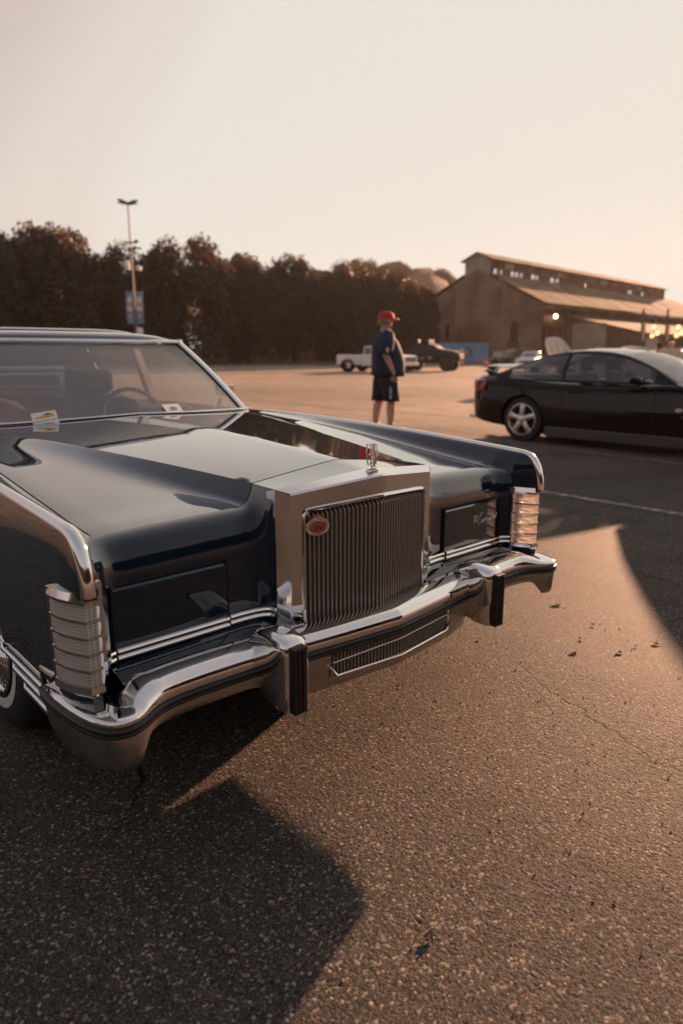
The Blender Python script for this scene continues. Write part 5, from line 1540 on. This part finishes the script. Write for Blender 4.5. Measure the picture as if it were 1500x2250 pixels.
# ================================================================== people
skin = mat('skin', (.55,.33,.24), .5, 0, 0, Subsurface_Weight=.0)
skin_lit = skin
eyem = mat('eye', (.02,.015,.012), .2)
glassesm = mat('spectacle_wire', (.25,.2,.15), .3, .9)
def person(label, loc, heading, scale, shirt, shorts, cap=None, hair=None, belly=1.0, long_legs=False, group=None, detail=True, hand_pocket=True, shirt_mat=None, stride=0.0):
    """heading: unit vector faced; local frame faces -Y"""
    t = thing('person', label, 'person', loc, math.atan2(heading.x, -heading.y), group)
    t.scale = (scale,)*3
    V, E, RR = [], [], []
    def chain(pts, root=None):
        prev = root
        for x, y, z, r in pts:
            V.append((x,y,z)); RR.append(r)
            if prev is not None: E.append((prev, len(V)-1))
            prev = len(V)-1
        return prev
    pel = chain([(0,.0,.97,.15)])
    ch = chain([(0,.0,1.12,.15),(0,.0,1.30,.15),(0,.01,1.43,.12)], pel)
    nk = chain([(0,.005,1.52,.062),(0,-.012,1.585,.076)], ch)
    hd = chain([(0,-.008,1.66,.098),(0,.0,1.735,.078)], nk)
    chain([(0,-.085,1.65,.022),(0,-.112,1.633,.017)], nk+1)
    chain([(0,-.075,1.595,.03)], nk)
    for sg in (-1,1): chain([(sg*.098,.012,1.655,.022)], nk+1)
    for sg in (-1,1):
        st_ = sg*stride
        chain([(sg*.10,0,.90,.105),(sg*.110,-.015+st_*.4,.68,.085),(sg*.115,-.02+st_*.7,.50,.062),(sg*.118,.012+st_*.9,.34,.074),(sg*.12,.02+st_,.14,.050),(sg*.12,.02+st_,.085,.050),(sg*.125,-.06+st_,.05,.04),(sg*.13,-.14+st_,.035,.032)], pel)
    for sg in (-1,1):
        if hand_pocket:
            arm = [(sg*.13,.01,1.44,.075),(sg*.215,.01,1.42,.068),(sg*.262,.05,1.16,.052),(sg*.245,-.045,.965,.038),(sg*.228,-.075,.89,.034)]
        else:
            arm = [(sg*.13,.01,1.44,.075),(sg*.215,.01,1.42,.068),(sg*.26,.04,1.15,.052),(sg*.27,-.02,.93,.036),(sg*.272,-.035,.86,.034)]
        w = chain(arm, ch)
        bx, by, bz, _ = arm[-1]
        if detail:
            chain([(bx,by-.005,bz-.055,.034)], w); pw = len(V)-1
            for k, L in enumerate((.062,.072,.068,.054)):
                o_ = (k-1.5)*.019
                chain([(bx-sg*.006,by+o_,bz-.085,.0095),(bx-sg*.010,by+o_,bz-.085-L*.5,.009),(bx-sg*.020,by+o_-.004,bz-.085-L,.008)], pw)
            chain([(bx-sg*.012,by-.036,bz-.045,.011),(bx-sg*.018,by-.048,bz-.082,.009)], pw)
    me_ = bpy.data.meshes.new('body'); me_.from_pydata(V, E, [])
    o = bpy.data.objects.new('body', me_); C.objects.link(o)
    sk = o.modifiers.new('s','SKIN'); 
    for i, r in enumerate(RR): me_.skin_vertices[0].data[i].radius = (r, r)
    me_.skin_vertices[0].data[0].use_root = True
    su = o.modifiers.new('u','SUBSURF'); su.levels = su.render_levels = 2
    dg = bpy.context.evaluated_depsgraph_get()
    m2 = bpy.data.meshes.new_from_object(o.evaluated_get(dg)); o.modifiers.clear(); o.data = m2; m2.name = 'body'
    m2.materials.clear(); m2.materials.append(skin)
    m2.polygons.foreach_set('use_smooth', [True]*len(m2.polygons))
    o.parent = t
    def ring(cx, cy, cz, rx, ry, n=20, tilt=0):
        return [(cx+rx*math.cos(2*math.pi*k/n), cy+ry*math.sin(2*math.pi*k/n), cz+tilt*math.sin(2*math.pi*k/n)) for k in range(n)]
    sm = shirt_mat or vary(mat('shirt_'+label[:6], shirt, .85), 30, tuple(c*.8 for c in shirt), tuple(c*1.2 for c in shirt), bump=.25, bscale=25, bdist=.02)
    b_ = belly
    s_ = MB(); s_.grid([ring(0,.005,1.525,.075,.07),ring(0,.005,1.50,.11,.085),ring(0,.005,1.475,.17,.105),ring(0,.005,1.43,.215,.125),ring(0,-.0,1.33,.235,.15*b_),ring(0,-.02*b_,1.18,.24,.175*b_),ring(0,-.035*b_,1.05,.245,.19*b_),ring(0,-.035*b_,.94,.25,.19*b_),ring(0,-.03*b_,.835,.258,.19*b_,tilt=.012)], cv=True)
    so = s_.build('shirt', sm, t, sharp=80, solid=.006)
    for sg in (-1,1):
        q = MB(); P_ = [(sg*.15,.005,1.455),(sg*.21,.01,1.435),(sg*.25,.025,1.34),(sg*.268,.045,1.22),(sg*.274,.05,1.16)]
        q.tube(P_, [.085,.10,.103,.10,.098], 14, cap=False); q.build('sleeve', sm, so, sharp=80, solid=.006)
    hm = vary(mat('shorts_'+label[:6], shorts, .8), 30, tuple(c*.8 for c in shorts), tuple(c*1.25 for c in shorts), bump=.25, bscale=20, bdist=.02)
    ze = .12 if long_legs else .455
    s_ = MB(); s_.grid([ring(0,-.01,1.0,.20,.165),ring(0,-.01,.90,.225,.17),ring(0,-.01,.82,.225,.165)], cv=True)
    for sg in (-1,1): s_.grid([ring(sg*.085,-.005,.86,.13,.155),ring(sg*.108,-.008+sg*stride*.3,.75,.122,.145),ring(sg*.115,-.012+sg*stride*.55,.6,.118,.13),ring(sg*.118,-.012+sg*stride*(.75 if not long_legs else 1),ze,.115 if not long_legs else .085,.125 if not long_legs else .09)], cv=True)
    sh_ = s_.build('trousers' if long_legs else 'shorts', hm, t, sharp=80, solid=.006)
    shoe = mat('dark_shoe', (.02,.02,.022), .6)
    for sg in (-1,1):
        q = MB(); P_ = []
        for y, w, h in ((.085,.035,.07),(.06,.045,.10),(.0,.048,.105),(-.07,.050,.085),(-.14,.050,.065),(-.185,.035,.05),(-.20,.015,.03)):
            P_.append([(sg*.122+w*math.cos(a), y+sg*stride, max(.0, h*.5+h*.5*math.sin(a))) for a in [2*math.pi*k/12 for k in range(12)]])
        q.grid(P_, cv=True); q.f.append(tuple(range(12))); q.f.append(tuple(range(72,84)))
        q.build('shoe', shoe, t, sharp=60)
    for sg in (-1,1):
        MB().lathe([(.001,-.010),(.010,-.006),(.012,0),(.001,.01)],8,'y',(sg*.034,-.098,1.672)).build('eye', eyem, o)
    if cap:
        cm_ = mat('cap_'+label[:6], cap, .7)
        q = MB(); prof = [(.112,1.685),(.116,1.70),(.113,1.73),(.100,1.765),(.075,1.788),(.035,1.80),(.001,1.803)]
        q.lathe([(r,z) for r,z in prof],24,'z'); q.v = [(x*.92,y*1.08-.002,z) for x,y,z in q.v]
        co = q.build('cap', cm_, t, sharp=80)
        q = MB(); rows = []
        for k in range(11):
            a = R(-62+124*k/10); x0, y0 = .105*math.sin(a), -.118*math.cos(a)
            L = .085*math.cos(a*1.15)
            rows.append([(x0,y0+.02,1.70-.012*abs(math.sin(a))),(x0*1.02,y0-L*.5,1.698-.018*abs(math.sin(a))),(x0*1.0,y0-L,1.684-.022*abs(math.sin(a)))])
        q.grid(rows); q.build('brim', cm_, co, solid=.004)
    if hair:
        q = MB(); rows = []
        n = 20
        for r, z, oy in ((.103,1.60,.02),(.110,1.65,.012),(.112,1.69,.008)) + (((.105,1.74,.004),(.07,1.785,.002),(.001,1.80,0)) if not cap else ()):
            rows.append([(r*.93*math.cos(2*math.pi*k/n), max(-.062 if z < 1.72 else -9, r*1.03*math.sin(2*math.pi*k/n))+oy, z) for k in range(n)])
        q.grid(rows, cv=True); q.build('hair', mat('hair_'+label[:6], hair, .7), t, sharp=80)
    return t, so, sh_, o
head_dir = (_rt*math.cos(R(8)) + _fw*math.sin(R(8))).normalized()
man, so, sh_, mb_ = person('man in red cap, navy T-shirt and dark shorts, hand in his pocket', place(846, 11.75), head_dir, 1.093, (.010,.026,.058), (.010,.015,.028), cap=(.50,.022,.018), hair=(.25,.17,.11), belly=1.32, stride=.09)
man.scale = (1.093*1.04, 1.093*1.04, 1.093)
# small pale prints on sleeve and shorts, spectacles
prn = mat('pale_print', (.55,.52,.48), .7)
q = MB(); q.prism([(-.02,1.19),(.02,1.19),(.024,1.24),(.0,1.27),(-.024,1.24)],'x',-.376,-.371); q.v = [(x,y+.045,z) for x,y,z in q.v]; q.build('sleeve_print', prn, so)
q = MB()
for k, h in enumerate((.03,.022,.03,.026,.03)): q.box(-.240,-.236,-.055,-.025,.50+k*.036,.50+k*.036+h)
q.build('shorts_print', prn, sh_)
q = MB()
for sg in (-1,1):
    q.tube([(sg*.036+.026*math.cos(t),-.112,1.665+.020*math.sin(t)) for t in [2*math.pi*k/12 for k in range(12)]], .0025, 5, closed=True)
    q.bar((sg*.062,-.11,1.67),(sg*.10,.01,1.668),.004)
q.bar((-.012,-.114,1.668),(.012,-.114,1.668),.003); q.build('spectacles', glassesm, man)
bd = MB(); bd.grid([[(.052*math.sin(a),-.075*math.cos(a)-.012,z) for a in [R(-80+16*k) for k in range(11)]] for z in (1.555,1.585,1.61)]); bd.build('beard', mat('beard_grey',(.32,.22,.16),.8), man, solid=.01)
# men by the open-hooded cars
stripe = mat('striped_cloth', (.6,.5,.4), .8)
nt, b = nodes(stripe); tc = N(nt,'ShaderNodeTexCoord'); sp = N(nt,'ShaderNodeSeparateXYZ'); nt.links.new(tc.outputs['Object'], sp.inputs[0])
mu = N(nt,'ShaderNodeMath',operation='MULTIPLY'); mu.inputs[1].default_value = 140; si = N(nt,'ShaderNodeMath',operation='SINE'); nt.links.new(sp.outputs['Z'],mu.inputs[0]); nt.links.new(mu.outputs[0],si.inputs[0])
rp = ramp(nt,[(.35,(.70,.62,.52)),(.65,(.38,.30,.22))]); mr = N(nt,'ShaderNodeMapRange',ins={'From Min':-1}); nt.links.new(si.outputs[0],mr.inputs['Value']); nt.links.new(mr.outputs[0],rp.inputs['Fac']); nt.links.new(rp.outputs[0],b.inputs['Base Color'])
person('bald man in a pale striped shirt seen from behind over the coupe', place(1472,20), _fw, .93, (.6,.5,.4), (.05,.05,.06), hair=None, long_legs=True, detail=False, hand_pocket=False, shirt_mat=stripe)
person('man with dark hair bending over, just left of the striped shirt', place(1446,23), (_fw*.7-_rt*.7), .90, (.30,.24,.2), (.05,.05,.06), hair=(.02,.015,.012), long_legs=True, detail=False, hand_pocket=False)
person('distant dark-haired person standing in front of the pale shed wall', place(1309,34), -_fw, .95, (.02,.02,.022), (.03,.03,.035), hair=(.015,.012,.01), long_legs=True, detail=False, hand_pocket=False)
person('distant person in black standing before the long dark opening', place(1383,34), -_fw, .96, (.015,.015,.018), (.03,.03,.035), hair=(.015,.012,.01), long_legs=True, detail=False, hand_pocket=False)
# ================================================================== vehicles across the lot
white_paint = mat('white_paint', (.72,.70,.68), .3, 0, .6)
def face(t, h):
    t.rotation_euler = (0,0,math.atan2(h.x,-h.y))
def plain_wheel(parent, x, y, r, w, m=tyrem, rimm=silver):
    t = MB(); t.lathe([(r*.55,-w),(r*.9,-w),(r,-w*.85),(r,-w*.15),(r*.92,0),(r*.6,0),(r*.55,-.03)],24,'x')
    sg = 1 if x > 0 else -1
    t.v = [(x+sg*a,y+b_,r+c) for a,b_,c in t.v]; o = t.build('wheel', m, parent, sharp=40)
    q = MB(); q.lathe([(r*.58,-.02),(r*.5,-.03),(r*.2,.0),(.001,.0)],18,'x'); q.v = [(x+sg*a,y+b_,r+c) for a,b_,c in q.v]; q.build('rim', rimm, o)
    return o
# white pickup
pk = thing('pickup_truck', 'white pickup truck parked behind the standing man, nose to the right', 'truck', place(826, 48.5))
face(pk, _rt*math.cos(R(36)) - _fw*math.sin(R(36)))
L0 = -2.75
def prof(name, pts, x0, x1, m, parent, bevel=.05): return MB().prism(pts,'x',x0,x1).build(name, m, parent, bevel=bevel)
prof('body', [(-2.75,.50),(-2.78,1.02),(-2.55,1.14),(-1.25,1.20),(-.75,1.22),(.62,1.20),(.62,.42),(-2.6,.42)], -.95,.95, white_paint, pk)
prof('cab', [(-1.22,1.18),(-.62,1.74),(.30,1.76),(.52,1.70),(.60,1.18)], -.80,.80, white_paint, pk, .08)
prof('bed', [(.66,.48),(.66,1.16),(2.70,1.18),(2.74,.50)], -.95,.95, white_paint, pk)
boxo('bed_floor', black, pk, -.80,.80,.74,2.62,1.165,1.19)
for sg in (-1,1):
    prof('side_window', [(-.98,1.22),(-.58,1.62),(-.18,1.66),(-.18,1.22)], *sorted((sg*.79,sg*.815)), dark_glass, pk, 0)
    prof('side_window', [(-.10,1.22),(-.10,1.66),(.34,1.66),(.46,1.22)], *sorted((sg*.79,sg*.815)), dark_glass, pk, 0)
    for y in (-1.78,1.68):
        MB().lathe([(.44,-.3),(.44,.012),(.001,.012)],24,'x').build('arch', black, pk).location = (sg*.942,y,.44)
        plain_wheel(pk, sg*.95, y, .41, .26)
    boxo('headlight', lens, pk, sg*.78-.14,sg*.78+.14,-2.80,-2.72,.86,1.03, bevel=.02)
    boxo('door_mirror', black, pk, sg*1.02-.08,sg*1.02+.08,-.98,-.90,1.22,1.42, bevel=.02)
    boxo('tail_lamp', red_lens, pk, sg*.90-.05,sg*.90+.06,2.70,2.76,.8,1.1)
ws_ = MB(); ws_.grid([[(-.70,-1.165,1.26),(.70,-1.165,1.26)],[(-.62,-.70,1.70),(.62,-.70,1.70)]]); ws_.build('windshield', dark_glass, pk)
boxo('grille', black, pk, -.62,.62,-2.81,-2.76,.72,1.02, bevel=.02)
for k in range(3): boxo('grille_bar', chrome, pk, -.62,.62,-2.83,-2.80,.77+k*.09,.79+k*.09)
boxo('front_bumper', chrome, pk, -.96,.96,-2.92,-2.76,.44,.66, bevel=.04)
boxo('chassis', black, pk, -.7,.7,-2.5,2.6,.30,.46)
boxo('front_plate', white_plastic, pk, -.15,.15,-2.935,-2.921,.50,.60)
# armoured scout vehicle
olive = vary(mat('olive_drab', (.016,.016,.013), .7), 1.2, (.010,.010,.008), (.022,.021,.017))
av = thing('armoured_vehicle', 'dark olive four-wheeled armoured vehicle with open hatches beside the white pickup', 'military vehicle', place(945, 51))
face(av, _rt*math.cos(R(24)) - _fw*math.sin(R(24)))
av.scale = (1,1,1.14)
hull = MB()
rows = []
for y, w0, w1, w2, z0, z1, z2 in ((-2.35,.5,.6,.45,.75,.95,1.08),(-1.9,.75,.95,.62,.55,1.0,1.25),(-.9,.80,1.0,.72,.5,1.05,1.38),(-.45,.80,1.0,.72,.5,1.1,1.62),(1.3,.80,1.0,.72,.5,1.1,1.66),(1.95,.75,.9,.62,.6,1.05,1.45),(2.15,.6,.7,.5,.75,1.0,1.2)):
    rows.append([(-w0,y,z0),(-w1,y,z1),(-w2,y,z2),(w2,y,z2),(w1,y,z1),(w0,y,z0)])
hull.grid(rows, cv=True); hull.f.append((0,1,2,3,4,5)); hull.f.append(tuple(range(36,42)))
hull.build('hull', olive, av, sharp=15, bevel=.02)
for sg in (-1,1):
    for y in (-1.45,1.25): plain_wheel(av, sg*1.0, y, .52, .34, tyrem, olive)
    boxo('side_bin', olive, av, sg*.99-.10,sg*.99+.10,-.65,.5,.68,1.02, bevel=.02)
    boxo('headlamp', lens, av, sg*.55-.08,sg*.55+.08,-2.37,-2.28,.98,1.12, bevel=.02)
for x, y in ((-.35,-.15),(.35,-.15),(0,.8)):
    h = boxo('hatch', pale if y < 0 else olive, av, x-.22,x+.22,-.03,.03,0,.34, bevel=.01); h.location = (0,y,1.64); h.rotation_euler = (R(-18),0,0)
MB().lathe([(.36,0),(.34,.2),(.30,.24),(.001,.24)],16,'z',(0,.45,1.64)).build('turret', olive, av, sharp=30)
MB().tube([(0,.2,1.78),(0,-.9,1.82)], .03, 8).build('gun_barrel', olive, av)
boxo('pale_stencil', pale, av, -1.115,-1.10,-.45,-.15,.75,.92); boxo('pale_stencil', pale, av, -1.115,-1.10,.15,.4,.72,.88)
q = MB(); q.bar((-.6,-2.3,1.3),(.6,-2.3,1.3),.05); q.bar((-.5,-2.3,.9),(-.5,-2.3,1.3),.05); q.bar((.5,-2.3,.9),(.5,-2.3,1.3),.05); q.build('brush_guard', olive, av)
# blue container
blue = vary(mat('container_blue', (.09,.25,.42), .6), .8, (.08,.22,.37), (.11,.29,.47))
ct = thing('blue_container', 'blue flat-roofed container with a faded round-topped emblem in front of the brick wall', 'container', place(1036, 84))
face(ct, (_fw*-.96+_rt*.28).normalized())
body = boxo('box', blue, ct, -5.2,2.1,-.1,2.4,.12,2.42, bevel=.03)
for k in range(22): boxo('corrugation', blue, body, -5.1+k*.32,-4.98+k*.32,-.125,-.10,.2,2.35)
for x0, x1, z0, z1, m in ((-4.6,-3.2,1.5,1.6,pale),(-1.6,-.3,.62,.7,pale),(.2,.9,1.5,1.65,pale)): boxo('faded_lettering', m, body, x0,x1,-.135,-.126,z0,z1)
q = MB(); q.prism([(-1.55,.95),(.0,.95)]+[(-.775+.775*math.cos(math.pi*k/8),1.25+.75*math.sin(math.pi*k/8)) for k in range(9)],'y',-.135,-.126); q.build('emblem', mat('emblem_navy',(.02,.05,.11),.6), body)
q = MB(); q.prism([(-1.25,1.1),(-.3,1.1),(-.775,1.85)],'y',-.14,-.1355); q.build('emblem_mark', pale, body)
boxo('end_frame', mat('container_light_blue',(.16,.30,.42),.6), ct, 2.1,2.16,-.1,2.4,.12,2.44)
boxo('end_notice', pale, ct, 2.16,2.18,.5,1.6,1.0,2.0)
boxo('end_panel', pale, ct, .5,2.2,-.16,-.128,.14,.75)
boxo('skid', rustm, ct, -5.1,2.0,.0,2.3,0,.12)
# cones
conem = mat('cone_orange', (.75,.10,.02), .5); 
def cone(label, p):
    t = thing('traffic_cone', label, 'traffic cone', p, 0, 'traffic cones')
    q = MB(); q.lathe([(.20,.04),(.15,.12),(.05,.70),(.001,.72)],16,'z'); q.build('cone', conem, t)
    boxo('base', conem, t, -.24,.24,-.24,.24,0,.045, bevel=.01)
    q = MB(); q.lathe([(.116,.34),(.088,.50)],16,'z'); q.build('reflective_band', white_plastic, t)
cone('orange cone on open asphalt between armoured vehicle and container', place(1016, 70))
cone('orange cone partly hidden behind the spoiler of the black coupe', place(1069, 66))
# white concrete barriers by the brick wall
conc = vary(mat('pale_concrete', (.42,.39,.35), .85), 2, (.34,.31,.28), (.5,.46,.42))
for i, (u, lb) in enumerate(((1098,'nearest the container'),(1122,'second from the container'),(1146,'third from the container'),(1168,'nearest the dark doorway'))):
    b_ = MB(); b_.prism([(-.3,0),(.3,0),(.28,.12),(.14,.4),(.1,1.5),(-.1,1.5),(-.14,.4),(-.28,.12)],'y',-.95,.95)
    o = b_.build('concrete_barrier', conc, None, sharp=20); o.location = place(u, 92); o.rotation_euler = (0,0,-YAW+R(90)+R(10))
    tag(o, 'white concrete barrier by the brick wall, ' + lb, 'barrier', 'white barriers by the wall')
# generic far cars
def car(name, label, cat, loc, h, paint, L=4.5, wd=.88, suv=False, hood_open=False, group=None):
    t = thing(name, label, cat, loc, 0, group); face(t, h)
    zb, zr = (1.0,1.66) if suv else (.90,1.40)
    f = -L/2
    prof('body', [(f+.02,.35),(f,.62),(f+.12,.76 if not suv else .92),(f+1.25,zb-.02),(L/2-.75,zb),(L/2-.05,zb-.02 if not suv else zb+.1),(L/2,.6),(L/2-.05,.33),(f+.3,.24),(L/2-.3,.24)][:8]+[(L/2-.3,.22),(f+.25,.22)], -wd, wd, paint, t, .07)
    e = L/2-(.12 if suv else .75)
    pts = [(f+1.2,zb-.03),(f+1.95,zr-.03),(f+2.6,zr),(e-.55 if not suv else e-.12,zr-.03),(e,zb-.03)]
    prof('cabin', pts, -wd+.14, wd-.14, paint, t, .06)
    for sg in (-1,1):
        a = [(f+1.48,zb+.02),(f+2.02,zr-.11),(f+2.55,zr-.09),(f+2.55,zb+.02)]
        prof('side_window', a, *sorted((sg*(wd-.15),sg*(wd-.125))), dark_glass, t, 0)
        a = [(f+2.62,zb+.02),(f+2.62,zr-.09),((e-.62) if not suv else e-.25,zr-.11),(e-.25 if not suv else e-.18,zb+.02)]
        prof('side_window', a, *sorted((sg*(wd-.15),sg*(wd-.125))), dark_glass, t, 0)
        for y in (f+.85, L/2-.85):
            MB().lathe([(.37,-.3),(.37,.01),(.001,.01)],20,'x').build('arch', black, t).location = (sg*(wd-.008),y,.35)
            plain_wheel(t, sg*wd, y, .33, .22)
        boxo('headlight', lens, t, sg*.62-.14,sg*.62+.14,f-.02,f+.06,.58,.72, bevel=.02)
        boxo('tail_lamp', red_lens, t, sg*.66-.14,sg*.66+.14,L/2-.05,L/2+.015,.66,.80, bevel=.02)
    w_ = MB(); w_.grid([[(-.66,f+1.30,zb+.06),(.66,f+1.30,zb+.06)],[(-.58,f+1.88,zr-.08),(.58,f+1.88,zr-.08)]]); w_.v = [(x,y-.03,z+.02) for x,y,z in w_.v]; w_.build('windshield', dark_glass, t)
    boxo('grille', black, t, -.42,.42,f-.015,f+.05,.42,.60, bevel=.02)
    if hood_open:
        hd_ = MB(); rows = []
        for k in range(7):
            q = 2*k/6-1
            rows.append([(q*.70*(1-.45*s_**4), f+1.2-1.12*s_*math.cos(R(hood_open))-.10*math.sin(math.pi*s_)*0, zb+1.12*s_*math.sin(R(hood_open))+.05*math.sin(math.pi*s_)-.03*q*q) for s_ in [j/6 for j in range(7)]])
        hd_.grid(rows); ho = hd_.build('raised_hood', paint, t, solid=.035)
        br = MB()
        for sx in (-.42,0,.42): br.bar((sx,f+1.1,zb+.06),(sx*.8,f+1.2-1.0*math.cos(R(hood_open)),zb+1.0*math.sin(R(hood_open))-.03),.06,.03)
        br.build('hood_brace', paint, ho)
    return t
car('parked_suv', 'dark dusty station wagon parked before the white barriers', 'car', place(1128,70), (_rt*-.9-_fw*.43).normalized(), mat('dusty_dark_paint',(.07,.06,.05),.4,0,.4), 4.6, .9, True)
car('white_car', 'small white car at the brick building corner, left of the raised hood', 'car', place(1166,66), (_rt*-.5-_fw*.86).normalized(), white_paint, 4.3)
car('white_car', 'white car with its hood raised, half hidden behind the coupe roof', 'car', place(1290,26), (_rt*-.94-_fw*.34).normalized(), white_paint, 4.4, hood_open=58)
car('white_car', 'white car with hood up beside the men, right of the coupe roof', 'car', place(1446,27), (_rt*-.80-_fw*.60).normalized(), white_paint, 4.4, hood_open=35)
# square-nosed old truck seen through the sedan's windows
ot = thing('old_truck', 'square-nosed old dark truck with chrome bumper, seen through the windshield', 'truck', place(72, 14.5))
face(ot, (_fw*-.94+_rt*.34).normalized())
dkp = mat('dark_truck_paint', (.03,.035,.04), .35, 0, .8)
prof('body', [(-2.3,.45),(-2.32,.95),(-2.2,1.02),(-.9,1.08),(2.2,1.08),(2.2,.42)], -.92,.92, dkp, ot)
prof('cab', [(-.9,1.06),(-.45,1.62),(.9,1.64),(1.05,1.06)], -.78,.78, dkp, ot, .06)
w_ = MB(); w_.grid([[(-.66,-.86,1.14),(.66,-.86,1.14)],[(-.60,-.52,1.56),(.60,-.52,1.56)]]); w_.build('windshield', dark_glass, ot)
boxo('windshield_trim', chrome, ot, -.70,.70,-.52,-.46,1.585,1.615)
boxo('front_bumper', chrome, ot, -.95,.95,-2.48,-2.34,.46,.62, bevel=.03)
boxo('grille', chrome, ot, -.80,.80,-2.36,-2.30,.70,.94, bevel=.02)
for k in range(5): boxo('grille_slot', black, ot, -.52,.52,-2.37,-2.355,.725+k*.042,.745+k*.042)
boxo('hood_trim', chrome, ot, -.8,.8,-2.30,-2.25,1.0,1.03)
for sg in (-1,1):
    MB().lathe([(.09,0),(.09,-.05),(.001,-.06)],16,'y',(sg*.66,-2.36,.82)).build('headlight', lens, ot)
    for y in (-1.5,1.4):
        plain_wheel(ot, sg*.90, y, .36, .22)
    boxo('door_mirror', chrome, ot, sg*1.0-.06,sg*1.0+.06,-.7,-.66,1.14,1.26, bevel=.01)

# ================================================================== evening haze over the lot
hz = bpy.data.materials.new('haze_air'); hz.use_nodes = True
nt = hz.node_tree; nt.nodes.clear()
pv = N(nt, 'ShaderNodeVolumePrincipled', ins={'Color': (1,.9,.82,1), 'Density': HAZE, 'Anisotropy': .35})
oo = N(nt, 'ShaderNodeOutputMaterial'); nt.links.new(pv.outputs[0], oo.inputs['Volume'])
hb_ = MB().box(-440,440,-440,440,-1.5,62).build('haze', hz, None, smooth=False)
hb_['kind'] = 'stuff'
